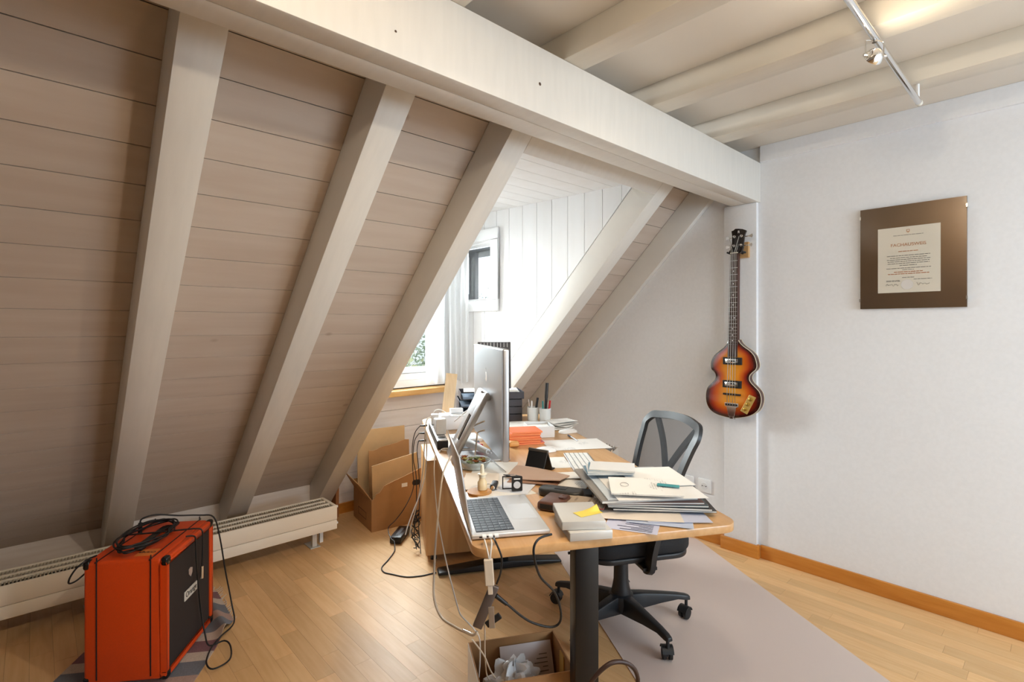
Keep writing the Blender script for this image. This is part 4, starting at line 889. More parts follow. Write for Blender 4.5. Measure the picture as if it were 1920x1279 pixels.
# the pile at the near right corner
def slabthing(name, label, cat, s, t, z, rot, w_, h_, th, mc_, mp_, group=None, curl=.0, seed=0):
    o = thing(name, label, cat, tuple(dk(s, t, z)), DA - R(rot), group); q = random.Random(seed); k1 = q.uniform(0, 6)
    def cf_(z0): return lambda a, b: ((a - .5) * w_, (b - .5) * h_, z0 + curl * (.5 + .5 * math.sin(a * 2.6 + b * 2 + k1)))
    G().grid(cf_(th * .86), 6, 6, (0, 0, th * .72)).put('pages', mp_, o, smooth=40)
    G().grid(lambda a, b: (lambda p_: (p_[0] * 1.008, p_[1] * 1.008, p_[2]))(cf_(th)(a, b)), 6, 6, (0, 0, th * .12)).put('cover', mc_, o, smooth=40)
    G().grid(lambda a, b: (lambda p_: (p_[0] * 1.008, p_[1] * 1.008, p_[2]))(cf_(th * .12)(a, b)), 6, 6, (0, 0, th * .12)).put('back_cover', mc_, o, smooth=40)
    return o
for i, (s, t, rt_, w_, h_, lb, m) in enumerate((
        (1.405, .715, 35, .15, .15, 'lilac printed sheet sticking out toward the desk edge', mat('lilac_print', (206, 208, 230), .6)),
        (1.44, .82, 30, .19, .19, 'pale blue folded sheet under the magazine pile', mat('pale_blue_paper', (196, 206, 228), .6)),
        (1.43, .86, 14, .15, .19, 'lavender sheet fanned out under the pile', P_LILAC),
        (1.50, .77, 22, .22, .26, 'cream sheet lying at the bottom of the pile', P_CREAM))):
    o = sheet('paper_sheet', lb, 'paper', s, t, DZ + .0005 + .0022 * i, rt_, w_, h_, m, .0006, .0012, 20 + i, 'sheets under the magazine pile')
    if i == 0:
        for k in range(6): G().box(-.066 + .010 * k, -.063 + .010 * k, -.06, -.06 + (.09, .06, .10, .04, .08, .07)[k], .0019, .0021).put('print_line', mat('dark_ink', (70, 74, 96), .7), o)
zst = DZ + .014
P_EDGE = mat('page_edge', (226, 222, 214), .7)
pile = [('magazine', 'thin glossy dark magazine lowest in the pile', 1.535, .865, 18, .225, .31, .006, mat('mag_black', (46, 48, 52), .25)),
        ('magazine', 'black covered magazine above the lowest one in the pile', 1.54, .855, 20, .23, .31, .007, mat('mag_dark', (40, 34, 34), .25)),
        ('magazine', 'dark teal edged magazine in the middle of the pile', 1.545, .845, 17, .23, .305, .006, mat('mag_teal', (60, 82, 88), .25)),
        ('magazine', 'reddish brown covered magazine under the grey folder', 1.56, .835, 14, .25, .30, .006, mat('mag_rust', (128, 82, 70), .3)),
        ('folder', 'grey cardboard folder near the top of the pile', 1.625, .815, 7, .36, .305, .008, mat('folder_grey', (146, 142, 138), .5)),
        ('brochure', 'white brochure with blue edge inside the pile', 1.61, .83, 9, .34, .29, .004, mat('brochure_bluewhite', (206, 216, 226), .4))]
for i, (nm, lb, s, t, rt_, w_, h_, th, m) in enumerate(pile):
    slabthing(nm, lb, nm, s, t, zst, rt_, w_, h_, th, m, P_EDGE, 'magazine pile on the desk corner', 0, i); zst += th + .0006
sheet('paper_sheet', 'wide white drawing sheet on top of the pile', 'paper', 1.575, .845, zst, 9, .33, .28, P_PRINT2, .0008, .006, 31); zst += .0085
sheet('paper_sheet', 'curled white sheet at the chair side of the pile', 'paper', 1.62, .90, zst - .001, 8, .22, .20, P_WHITE, .0008, .004, 32)
to = slabthing('report', 'printed report with circle stamp and teal tab on the pile', 'report', 1.50, .80, zst + .0045, 21, .16, .215, .004, P_PRINT, P_EDGE, None, .004, 5)
rg_ = G(); rg_.tube([(.02 * math.cos(R(a)), .013 * math.sin(R(a)), 0) for a in range(0, 361, 20)], .0006, 4, 1); o = rg_.put('stamp_circle', M_INK, to); o.location = (.0, .062, .0085)
tb = G().box(-.013, .013, -.034, .034, 0, .0008).put('teal_tab', mat('teal_card', (64, 150, 158), .5), to); tb.location = (.005, -.075, .009); tb.rotation_euler = (0, 0, R(-12))
for i in range(4):
    slabthing('leaflet', ('lowest', 'second', 'third', 'topmost')[i] + ' blue and white folded leaflet of the small bundle on the pile', 'leaflet', 1.705 - .003 * i, .765 + .005 * i, zst + .0055 + .0048 * i, 14 + 4 * i, .11, .155, .0042, (mat('leaflet_blue', (112, 152, 178), .35), mat('leaflet_white', (232, 234, 236), .4))[i % 2 if i < 3 else 1], P_EDGE, 'leaflet bundle on the pile')
# ------------------------------------------------------------------ drives and note
def drive(s, t, z, rot, lb):
    o = dthing('external_drive', lb, 'drive', s, t, z, rot, 'silver external drives')
    G().box(-.078, .078, -.061, .061, 0, .0235).put('case', mat('drive_silver', (216, 214, 210), .4, metal=.25), o, bevel=.002, smooth=40)
    G().cyl((-.050, .0605, .010), (-.050, .0615, .010), .0015, seg=8).put('reset_hole', M_BLACK, o)
    G().box(-.076, .076, .0612, .0618, .003, .0205).put('rear_vent', mat('drive_grey', (150, 146, 140), .5), o)
drive(1.392, .548, DZ, 3, 'lower silver external drive at the near desk edge'); drive(1.405, .540, DZ + .0245, 9, 'upper silver external drive carrying a yellow sticky note')
def note(a, b):
    x_ = (a - .5) * .076; y_ = (b - .5) * .04; lift = .026 * max(0, (.40 - abs(b - .74)) / .4) * (1 if a > .45 else 0) * (a - .45)
    return (x_, y_, .0006 + lift * 1.2)
tag(G().grid(note, 14, 10, (0, 0, .0004)).put('sticky_note', mat('sticky_yellow', (238, 214, 92), .6), loc=tuple(dk(1.385, .562, DZ + .0485)), rotz=DA - R(75), smooth=40), 'yellow sticky note with a lifted corner on the upper drive', 'note')

# ------------------------------------------------------------------ cases, phone stand, loupe, spray, small things
M_LEATH = mat('brown_leather', (98, 62, 48), .38, noise=.15, nscale=60, bump=.03)
bc = dthing('leather_case', 'brown leather belt case with snap flap on the desk', 'case', 1.588, .528, DZ, 40)
G().box(-.056, .056, -.038, .038, .001, .030).put('pouch', M_LEATH, bc, bevel=.010, smooth=60, bseg=3)
G().box(-.0568, -.0555, -.026, .026, .008, .024).put('opening', M_BLACK, bc)
fl = G().prism(rrect(.02, .013, .012), .0302, .0345, Matrix.Translation((.015, -.026, 0))).put('flap', mat('flap_leather', (78, 46, 36), .35), bc, bevel=.001, smooth=40)
G().lathe([(.005, 0), (.003, .0015)], 10, Matrix.Translation((.018, -.026, .0345))).put('snap', M_LEATH, fl)
g_ = dthing('spectacle_case', 'black leather spectacle case behind the brown case', 'case', 1.685, .585, DZ, 35)
G().prism(rrect(.034, .078, .03), .001, .026).put('shell', mat('black_leather', (44, 42, 40), .42), g_, bevel=.008, smooth=60, bseg=3)
G().box(-.012, .012, -.02, .02, .0262, .0275).put('clasp', M_BLACK, g_)
wl_ = dthing('black_wallet', 'small black ribbed wallet tucked beside the pile', 'wallet', 1.685, .655, DZ, 30)
G().box(-.032, .032, -.045, .045, .001, .012).put('wallet_body', mat('ribbed_black', (42, 42, 46), .6), wl_, bevel=.003); G().box(-.030, .030, -.0465, -.0455, .003, .010).put('card_edge', P_EDGE, wl_)
pb = slabthing('photo_booklet', 'glossy photo booklet with red spine beside the leather case', 'booklet', 1.565, .620, DZ + .013, 36, .10, .15, .004, paper_mat('photo_print', (168, 150, 130), (96, 80, 70), .6, 18), mat('red_edge', (170, 30, 46), .5), None, .003, 3)
slabthing('photo_booklet', 'red covered booklet under the photo booklet', 'booklet', 1.548, .625, DZ + .001, 40, .10, .15, .006, mat('red_cover', (150, 30, 44), .4), P_EDGE, None, .0, 4)
ps = dthing('phone_stand', 'black folding phone stand shaped like an A', 'phone stand', 2.005, .60, DZ, 140)
for sg, wd in ((1, .045), (-1, .045)):
    G().box(-wd, wd, -.003, .003, -.088, 0, Matrix.Translation((0, 0, .081)) @ Matrix.Rotation(R(sg * 24), 4, 'X')).put('leaf', M_BLACK, ps, bevel=.002)
G().cyl((-.045, 0, .081), (.045, 0, .081), .0065).put('hinge', mat('hinge_grey', (96, 92, 88), .35, metal=.6), ps, smooth=40)
G().box(-.045, .045, .030, .056, .002, .007).put('front_lip', M_BLACK, ps, bevel=.002); G().cyl((-.045, -.037, .004), (.045, -.037, .004), .004).put('rubber_edge', M_BLACK, ps)
lo_ = dthing('folding_magnifier', 'black folding linen tester magnifier standing on the papers', 'magnifier', 1.765, .448, DZ + .006, 98)
ring(-.050, -.006, 0, .046, .004, .012, .015, MY).put('base_frame', M_BLACK, lo_)
lf = G(); pr = rrect(.019, .026, .004); lf.prism(pr, -.0015, .0015, Matrix.Translation((.0, -.012, .026)) @ Matrix.Rotation(R(90), 4, 'X')).put('lens_plate', M_BLACK, lo_)
G().lathe([(.0125, 0), (.0125, .0008)], 20, Matrix.Translation((0, -.0138, .022)) @ Matrix.Rotation(R(90), 4, 'X')).put('lens', mat('lens_glass', (206, 208, 214), .08), lo_)
G().box(-.011, .011, -.0145, -.0137, .041, .045).put('white_mark', M_WHITE, lo_)
G().prism([(.018, -.013), (-.018, -.013), (-.046, .014), (-.010, .014)], .0492, .0520).put('top_hinge_plate', M_BLACK, lo_); G().box(-.022, -.004, -.004, .004, .0522, .0528).put('top_mark', P_KRAFT, lo_)
sb = dthing('spray_bottle', 'small white nasal spray bottle standing on a wooden coaster', 'bottle', 1.79, .330, DZ + .009)
G().lathe([(.0, 0), (.0165, .001), (.017, .006), (.017, .026), (.012, .033), (.0105, .040), (.0105, .044)], 20).put('flask', mat('amber_white', (226, 206, 168), .3), sb, smooth=50)
G().lathe([(.012, .044), (.012, .052), (.016, .053), (.016, .056), (.0075, .058), (.0065, .074), (.0045, .088), (.0, .090)], 20).put('nozzle', mat('ivory_plastic', (236, 228, 206), .35), sb, smooth=50)
tag(G().lathe([(.0, 0), (.040, .0), (.043, .004), (.043, .008), (.038, .0085), (.0, .0085)], 26).put('coaster', mat('coaster_wood', (196, 140, 72), .45, noise=.2, nscale=20), loc=tuple(dk(1.78, .318, DZ)), smooth=40), 'round wooden coaster under the spray bottle', 'coaster')
uf = dthing('key_fob', 'black remote key fob with round chrome end lying on paper', 'key fob', 1.815, .378, DZ + .006, 20)
G().box(-.03, .03, -.0115, .0115, 0, .017).put('fob_body', M_BLACK, uf, bevel=.005, smooth=50); G().lathe([(.007, 0), (.007, .003), (.004, .003), (.004, .001)], 14, Matrix.Translation((-.030, 0, .008)) @ Matrix.Rotation(R(-90), 4, 'Y')).put('end_ring', M_CHROME, uf); G().cyl((-.01, .012, .013), (.0, .034, .012), .0015).put('key_loop', M_CHROME, uf)
# bowl with succulents
bw = dthing('glass_bowl', 'shallow glass bowl of dried plants below the monitor', 'bowl', 2.10, .352, DZ)
G().lathe([(.03, 0), (.05, .004), (.068, .03), (.070, .036), (.068, .036), (.048, .008), (.0, .006)], 26).put('bowl_wall', mat('bowl_glass', (222, 228, 226), .1, trans=.7), bw, smooth=50)
q = random.Random(12)
for i in range(20):
    x_, y_ = q.uniform(-.042, .042), q.uniform(-.042, .042); z_ = .022 + q.random() * .022; s_ = q.uniform(.010, .018)
    m = (mat('leaf_sage', (122, 140, 100), .6), mat('leaf_olive', (158, 148, 84), .6), mat('dried_brown', (150, 84, 40), .6))[0 if i < 8 else 1 if i < 13 else 2]
    lf = G(); M0 = Matrix.Translation((x_, y_, z_))
    for k in range(6): lf.prism([(0, -.2 * s_), (.7 * s_, -.35 * s_), (1.2 * s_, 0), (.7 * s_, .35 * s_), (0, .2 * s_)], 0, .0015, M0 @ Matrix.Rotation(k * 1.047 + q.random(), 4, 'Z') @ Matrix.Rotation(R(-35), 4, 'Y'))
    lf.put('plant_rosette', m, bw)
gl_ = dthing('white_tool', 'white handheld tool with red grip lying below the monitor', 'tool', 2.33, .405, DZ + .026, -25)
G().cyl((-.085, 0, .002), (.07, 0, .012), .012, .019, 14).put('tool_body', M_WHITE, gl_, smooth=50); G().cbox((.02, -.024, .004), .05, .02, .026).put('red_grip', mat('red_plastic', (196, 42, 56), .35), gl_, bevel=.006, smooth=50); G().cyl((-.085, 0, .002), (-.11, 0, 0), .006, .003).put('tool_tip', M_WHITE, gl_)
for i, (s, t, rt_, c) in enumerate(((2.475, .375, 5, (36, 44, 62)), (2.66, .40, -6, (226, 228, 230)))):
    slabthing('notebook', ('dark blue notebook lying flat behind the glass bowl', 'white notebook lying behind the dark blue notebook')[i], 'notebook', s, t, DZ, rt_, .15, .14, .014, mat('nb_%d' % i, c, .5), P_EDGE, None, 0, i)
tag(G().box(-.03, .03, -.02, .02, 0, .02).put('blue_box', mat('box_blue', (38, 92, 142), .5), bevel=.002, loc=tuple(dk(2.50, .345, DZ + .0145)), rotz=DA), 'small blue box behind the laptop lid', 'box')
# orange booklets
for i in range(8):
    slabthing('orange_booklet', ('second', 'third', 'fourth', 'fifth', 'sixth', 'seventh', 'topmost')[i - 1] + ' orange booklet counted from the bottom of the small stack' if i else 'bright red booklet at the bottom of the orange stack', 'booklet', 2.53 + .003 * ((i * 7) % 3), .675 + .004 * ((i * 5) % 4 - 1.5) + (.012 if i == 0 else 0), DZ + .0078 * i, 4 + (i * 37) % 7 - 3, .14, .155 if i else .175, .0072, mat('booklet_orange', (236, 108, 48), .45) if i else mat('booklet_red', (206, 44, 30), .4), mat('orange_edge', (244, 150, 96), .6), 'orange booklets' if i else None)
tag(G().cbox((0, 0, .014), .045, .05, .026).put('wooden_block', mat('block_wood', (222, 160, 92), .5), bevel=.008, smooth=50, loc=tuple(dk(2.435, .602, DZ)), rotz=DA), 'small wooden block in front of the orange booklets', 'block')
wt = dthing('plastic_tray', 'translucent white plastic box behind the orange booklets', 'box', 2.665, .80, DZ, 4)
tw = G(); tw.box(-.075, .075, -.068, .068, .001, .004)
for a in ((-.075, -.072, -.068, .068), (.072, .075, -.068, .068), (-.072, .072, -.068, -.065), (-.072, .072, .065, .068)): tw.box(*a, .004, .058)
tw.put('tray_wall', mat('frosted_tray', (226, 228, 230), .3), wt); G().box(-.065, .065, -.058, .058, .0045, .045).put('paper_block', P_WHITE, wt)
slabthing('paper_stack', 'flat stack of white paper behind the plastic box', 'paper', 2.86, .72, DZ, 6, .21, .297, .022, P_WHITE, P_WHITE, None, 0, 2)
for i in range(5): sheet('paper_sheet', ('lowest', 'second', 'third', 'fourth', 'topmost')[i] + ' white sheet in the untidy pile at the far desk edge', 'paper', 2.82 + .012 * i, .985 + .006 * (i % 3), DZ + .0075 * i, 12 + 17 * i, .16, .13, P_WHITE, .001, .006, 40 + i, 'white sheets at the far desk edge')
# letter trays, calendar, leaning board
M_TRAY = mat('charcoal_plastic', (66, 64, 70), .35)
for i in range(4):
    z_ = DZ + .001 + i * .0455; s_, t_ = 3.20, .63 + (.012 if i == 3 else 0)
    o = dthing('letter_tray', ('lowest', 'second', 'third', 'topmost')[i] + ' charcoal letter tray in the stack behind the monitor', 'tray', s_, t_, z_, 4, 'stacked letter trays')
    b_ = G(); b_.box(-.105, .115, -.195, .195, 0, .003); b_.box(.112, .115, -.195, .195, .003, .044); b_.box(-.105, .112, -.195, -.192, .003, .044); b_.box(-.105, .112, .192, .195, .003, .044); b_.put('tray_shell', M_TRAY, o)
    G().box(-.1085, -.1055, -.195, .09, .002, .042).put('front_panel', M_TRAY, o, bevel=.001)
    G().box(-.09, .10, -.18, .18, .0035, .016).put('paper_content', mat('blue_grey_papers', (120, 136, 156), .5), o)
sheet('paper_sheet', 'printed sheet lying on top of the letter trays', 'paper', 3.18, .64, DZ + .184, 8, .20, .34, P_PRINT, .001, .003, 60)
cal = dthing('desk_calendar', 'dark spiral-bound picture calendar standing on the letter trays', 'calendar', 3.19, .665, DZ + .192, 100)
cmx = Matrix.Rotation(R(-8), 4, 'X')
G().box(-.105, .105, -.002, .002, 0, .295, cmx).put('picture_page', mat('calendar_photo', (72, 72, 78), .4, rgb2=(40, 40, 46), nscale=12), cal)
for k in range(9): G().tube([cmx @ Vector((-.085 + .021 * k, .006 * math.cos(a_), .288 - .012 + .012 * math.sin(a_) * 1.2)) for a_ in [j * .7 for j in range(10)]], .0016, 5, 2).put('spiral_ring', M_WHITE, cal)
bd = dthing('leaning_board', 'narrow pale wooden board leaning against the window sill', 'board', 3.12, .355, DZ, 10)
G().box(-.009, .009, -.034, .034, .001, .30, Matrix.Rotation(R(7), 4, 'Y') @ Matrix.Rotation(R(6), 4, 'X')).put('board_panel', mat('pale_beech_board', (222, 196, 160), .5, rgb2=(208, 178, 138), nscale=4, stretch=(10, 10, 1)), bd)

# ------------------------------------------------------------------ power strip, chargers and cables
pw = dthing('power_strip', 'silver and black power strip along the left desk edge', 'power strip', 2.70, .262, DZ)
G().box(-.25, .25, -.026, .026, .001, .042).put('strip_case', M_BLACK, pw, bevel=.003); G().box(-.25, .25, -.021, .021, .0422, .046).put('strip_cover', M_ALU, pw, bevel=.001)
for k in range(5): G().lathe([(.0195, 0), (.0195, .001)], 16, Matrix.Translation((-.19 + .085 * k, 0, .046))).put('socket_well', M_BLACK, pw)
def charger(s, t, z, rot, sz, lb):
    o = dthing('charger', lb, 'charger', s, t, z, rot); G().cbox((0, 0, sz[2] / 2), *sz).put('brick', M_WHITE, o, bevel=.004, smooth=50); return o
charger(2.60, .268, DZ + .047, 0, (.055, .05, .075), 'tall white charger plugged into the power strip')
charger(2.68, .262, DZ + .047, 0, (.04, .04, .062), 'narrow white charger plugged into the middle of the power strip')
charger(2.86, .262, DZ + .047, 5, (.045, .04, .055), 'white charger plugged into the window end of the power strip')
charger(2.97, .395, DZ + .085, 85, (.075, .03, .028), 'flat white charger lying on the white hub box')
charger(2.96, .40, DZ, 85, (.20, .10, .084), 'white hub box at the window end of the desk')
M_WC = mat('white_cable', (226, 220, 212), .5); M_BC = mat('beige_cable', (206, 192, 174), .5)
def cable(label, pts, r=.0028, m=None, seg=7, sub=5): return tag(G().tube(pts, r, seg, sub).put('cable', m or M_WC, smooth=60), label, 'cable')
def px(l): return [dat(u, v, d) for u, v, d in l]
cable('thick white cable hanging in a long loop from the desk edge to the hub', px([(846, 855, 2.02), (832, 884, 1.98), (826, 922, 1.93), (821, 972, 1.86), (816, 1030, 1.75), (814, 1080, 1.66), (814, 1122, 1.58), (827, 1157, 1.5), (852, 1175, 1.42), (874, 1186, 1.37), (886, 1191, 1.342), (893, 1188, 1.335), (894, 1184, 1.335)]), .0036, M_BC)
tag(G().cyl(dat(869, 1183, 1.385), dat(884, 1190, 1.352), .0052, seg=12).put('cable_sleeve', M_CHROME, smooth=40), 'chrome sleeve on the thick hanging cable', 'sleeve')
cable('thin white cable running down past the pedestal into the waste box', px([(816, 850, 2.30), (814, 880, 2.25), (816, 920, 2.2), (821, 972, 2.1), (830, 1022, 1.98), (840, 1068, 1.85), (848, 1100, 1.76), (860, 1144, 1.68), (867, 1157, 1.66), (889, 1180, 1.64), (899, 1198, 1.66), (900, 1235, 1.70), (898, 1270, 1.72)]), .0024, M_WC)
cable('beige cable dropping from the hub into the waste box', px([(908, 1168, 1.335), (909, 1190, 1.36), (909, 1220, 1.5), (912, 1262, 1.62), (918, 1275, 1.66)]), .0022, M_BC)
cable('grey cable crossing over the waste box from the chrome sleeve', px([(885, 1199, 1.325), (896, 1213, 1.38), (909, 1232, 1.5), (920, 1258, 1.6), (930, 1272, 1.66)]), .0022, M_BC)
hb = Vector(dat(911, 1137, 1.335))
hu = thing('usb_hub', 'grey slim hub dangling below the laptop corner', 'hub', tuple(hb)); ax_ = (dat(928, 1098, 1.335) - dat(895, 1177, 1.335)).normalized(); fwv = Vector((math.cos(YAW), math.sin(YAW), 0)); sd_ = ax_.cross(fwv).normalized()
HM = Matrix((sd_, fwv, ax_)).transposed().to_4x4()
G().box(-.0125, .0125, -.006, .006, -.059, .059, HM).put('hub_case', mat('space_grey', (112, 102, 98), .4, metal=.5), hu, bevel=.003, smooth=50)
cable('black cable from the laptop port to the hub', px([(925, 1008, 1.375), (929, 1016, 1.335), (937, 1034, 1.32), (941, 1050, 1.32), (938, 1076, 1.325), (931, 1095, 1.333)]), .0026, M_CABLE)
cable('first white cable from the laptop port to the hanging adapter', px([(908, 1011, 1.375), (910, 1018, 1.33), (914, 1034, 1.318), (918, 1052, 1.318)]), .0022, M_WC); cable('second white cable from the laptop port to the hanging adapter', px([(920, 1010, 1.375), (922, 1018, 1.33), (920, 1036, 1.318), (919, 1052, 1.318)]), .0022, M_WC)
for u_ in (908, 920, 931):
    pp_ = dat(u_, 1006 - (u_ - 908) * .09, 1.372)
    tag(G().cbox((0, 0, 0), .016, .011, .006).put('cable_plug', M_WHITE, bevel=.001, loc=tuple(pp_), rotz=DA - R(6)), {908: 'white charging plug in the laptop side nearest the hinge', 920: 'white plug in the middle laptop port', 931: 'silver plug of the black laptop cable'}[u_], 'plug')
ad_ = dat(917, 1073, 1.318); o = thing('cable_adapter', 'cream adapter hanging on two white cables under the desk', 'adapter', tuple(ad_)); AM = Matrix((Vector((sd_.x, sd_.y, 0)).normalized(), fwv, Vector((0, 0, 1)))).transposed().to_4x4()
G().box(-.0115, .0115, -.006, .006, -.033, .033, AM @ Matrix.Rotation(R(4), 4, 'Y')).put('adapter_case', mat('cream_plastic', (222, 206, 186), .5), o, bevel=.002); G().box(-.006, .006, -.004, .004, -.056, -.033, AM @ Matrix.Rotation(R(4), 4, 'Y')).put('adapter_neck', MATS['cream_plastic'], o, bevel=.001)
us = dat(925, 1163, 1.335); o = thing('usb_stick', 'black swivel memory stick with silver clip on the hub', 'memory stick', tuple(us))
G().box(-.008, .008, -.004, .004, -.022, .022, AM @ Matrix.Rotation(R(-55), 4, 'Y')).put('stick_body', M_BLACK, o, bevel=.002); G().box(-.0075, .0075, -.0065, -.0045, -.022, .034, AM @ Matrix.Translation((.004, 0, .004)) @ Matrix.Rotation(R(3), 4, 'Y')).put('swivel_clip', M_ALU, o, bevel=.001)
cable('black drive cable looping from the hub up to the silver drive', px([(930, 1117, 1.335), (940, 1124, 1.335), (953, 1135, 1.34), (977, 1155, 1.36), (999, 1168, 1.38), (1031, 1176, 1.40), (1049, 1168, 1.40), (1051, 1144, 1.39), (1040, 1111, 1.37), (1014, 1083, 1.34), (1003, 1052, 1.32), (1001, 1027, 1.318), (1011, 1010, 1.33), (1034, 1002, 1.36)]), .0032, M_CABLE)
tag(G().cyl(dat(930, 1117, 1.334), dat(950, 1133, 1.339), .0062, .005, 12).put('cable_plug', M_CABLE, smooth=40), 'black moulded plug entering the side of the hub', 'plug')
cable('thick dark brown cable arching up beside the desk leg', [dat(1085, 1330, 1.42), dat(1108, 1279, 1.42), dat(1138, 1248, 1.42), dat(1162, 1241, 1.43), dat(1184, 1249, 1.44), dat(1196, 1272, 1.45), dat(1199, 1330, 1.46), Vector((1.28, .72, .01)), Vector((1.2, .6, .008))], .0062, mat('brown_rubber', (62, 42, 36), .45), 8)
# hanging bunch at the left edge and cords to the floor
for i, (ls, r_, m, lb) in enumerate((
        ([(815, 786, 2.88), (806, 783, 2.88), (799, 792, 2.87), (796, 830, 2.85), (793, 880, 2.82), (785, 930, 2.79), (778, 960, 2.82), (771, 985, 2.80), (768, 1005, 2.78)], .003, M_BC, 'beige cable falling from the power strip behind the pedestal'),
        ([(797, 806, 2.80), (799, 816, 2.78), (800, 850, 2.76), (797, 890, 2.74), (788, 925, 2.71), (776, 955, 2.68), (765, 985, 2.65), (760, 1003, 2.63)], .003, M_WC, 'white cable falling beside the beige one to the floor'),
        ([(788, 798.5, 2.93), (778, 812, 2.97), (773, 840, 2.98), (774, 880, 2.97), (775, 915, 2.95), (760, 950, 2.88), (742, 975, 2.88), (728, 990, 2.87), (732, 1008, 2.80), (738, 1014, 2.76)], .0024, M_CABLE, 'black cord from the upper plug curving to the floor adapter'),
        ([(786, 812.5, 2.925), (777, 828, 2.94), (775, 860, 2.94), (780, 890, 2.93), (781, 925, 2.90), (780, 960, 2.86), (777, 1000, 2.80), (781, 1030, 2.72)], .0024, M_CABLE, 'black cord from the middle plug hanging along the pedestal'),
        ([(785, 826.5, 2.925), (782, 845, 2.90), (785, 880, 2.88), (787, 920, 2.84), (786, 960, 2.79), (785, 990, 2.74), (787, 1010, 2.70), (789, 1038, 2.62)], .0024, M_CABLE, 'black cord from the lower plug hanging along the pedestal'))):
    cable(lb, px(ls), r_, m)
for i, (u_, v_) in enumerate(((796, 798), (795, 812), (794, 826))): tag(G().cyl(dat(u_ + 4, v_, 2.9), dat(u_ - 8, v_ + .5, 2.92), .006, .004, 10).put('cable_plug', M_CABLE, smooth=40), ('uppermost', 'middle', 'lowest')[i] + ' small black plug at the end of the power strip', 'plug')
cable('white cable looped above the chargers', px([(814, 788, 2.92), (814, 772, 2.92), (824, 768, 2.9), (838, 775, 2.85), (850, 781, 2.75), (875, 779, 2.6), (884, 780, 2.5)]), .0026, M_WC)
cable('white cable stretched from the hub box to the monitor stand', px([(852, 790, 2.85), (862, 782, 2.75), (872, 773, 2.65), (884, 764, 2.5)]), .003, M_WC)
cable('white cable curling below the tall charger', [dk(2.570, .298, DZ + .07), dk(2.54, .300, DZ + .052), dk(2.50, .302, DZ + .038), dk(2.45, .306, DZ + .034), dk(2.41, .33, DZ + .06), dk(2.392, .36, DZ + .12)], .0026, M_WC)
cable('beige cable coiled on the desk edge behind the laptop', [dk(2.395, .242, DZ + .004), dk(2.425, .252, DZ + .004), dk(2.430, .280, DZ + .004), dk(2.405, .290, DZ + .005), dk(2.386, .272, DZ + .010), dk(2.400, .250, DZ + .0115), dk(2.424, .262, DZ + .0115), dk(2.418, .284, DZ + .0125)], .003, M_BC)
cable('white cable from the monitor back through the stand', px([(908, 790, 2.16), (896, 795, 2.2), (884, 802, 2.28), (872, 816, 2.35), (862, 834, 2.36), (858, 850, 2.30)]), .0034, M_BC)
cable('second white cable from the monitor back to the desk', px([(908, 807, 2.16), (896, 811, 2.2), (894, 822, 2.2)]) + [dk(2.21, .378, DZ + .05), dk(2.205, .372, DZ + .014)], .0034, M_BC)
cable('thin grey cable snaking from the white tool across the papers', [dk(2.172, .445, DZ + .009), dk(2.12, .450, DZ + .007), dk(2.04, .458, DZ + .007), dk(1.99, .462, DZ + .007)], .0016, mat('grey_cable', (140, 138, 138), .5))
# ------------------------------------------------------------------ floor: adapter, boxes
fa = zat(737, 1022, .02); fb_ = zat(771, 978, .02); mid = (fa + fb_) / 2; an_ = math.atan2(fb_.y - fa.y, fb_.x - fa.x)
pa = thing('power_adapter', 'black power adapter lying on the floor beside the pedestal', 'adapter', (mid.x - .03, mid.y - .02, 0), an_)
G().box(-.095, .095, -.036, .036, .002, .042).put('adapter_case', mat('adapter_black', (24, 25, 28), .35), pa, bevel=.006, smooth=50)
G().box(-.06, .06, -.01, .01, .0422, .0432).put('rating_label', mat('label_grey', (90, 94, 100), .4), pa)
cable('black cord running over the floor from the adapter to the desk foot', [zat(739, 1014, .025), zat(740, 1032, .008), zat(728, 1050, .004), zat(716, 1064, .003), zat(720, 1073, .003), zat(735, 1077, .003), zat(762, 1082, .003), zat(790, 1080, .003), zat(808, 1076, .003), zat(818, 1074, .004)], .0034, M_CABLE)
q = random.Random(21)
for i in range(4):
    c0 = zat((781, 782, 778, 780)[i], (984, 998, 1015, 1034)[i], 0); pts = [(c0.x + .026 * math.cos(a * 1.3 + i) * q.uniform(.5, 1.1), c0.y + .026 * math.sin(a * 1.3 + i) * q.uniform(.5, 1.1), .01 + .10 * abs(math.sin(a * .45 + i)) * q.uniform(.6, 1)) for a in range(12)]
    cable('tangled black cord heaped on the floor between adapter and pedestal', pts, .0028, M_CABLE)['group'] = 'tangled cords by the pedestal'
M_CARD = mat('corrugated_card', (176, 130, 84), .8, noise=.08, nscale=14); M_CARD2 = mat('pale_card', (206, 170, 124), .8, noise=.06, nscale=14)
bx = thing('cardboard_box', 'brown cardboard box full of flat cardboard under the dormer window', 'box', (1.59, 3.05, 0), R(-8))
e_ = .005
G().prism([(0, 0), (.37, 0), (.37, .37), (.22, .325), (.085, .285), (.055, .245), (.03, .24), (.02, .215), (0, .20)], 0, e_, MY).put('front_wall', M_CARD, bx)
G().box(0, .37, .355, .355 + e_, 0, .26).put('back_wall', M_CARD, bx); G().box(0, e_, e_, .355, 0, .205).put('side_wall', M_CARD, bx); G().box(.37 - e_, .37, e_, .355, 0, .30).put('side_wall', M_CARD, bx); G().box(e_, .37 - e_, e_, .355, .001, e_).put('base', M_CARD, bx)
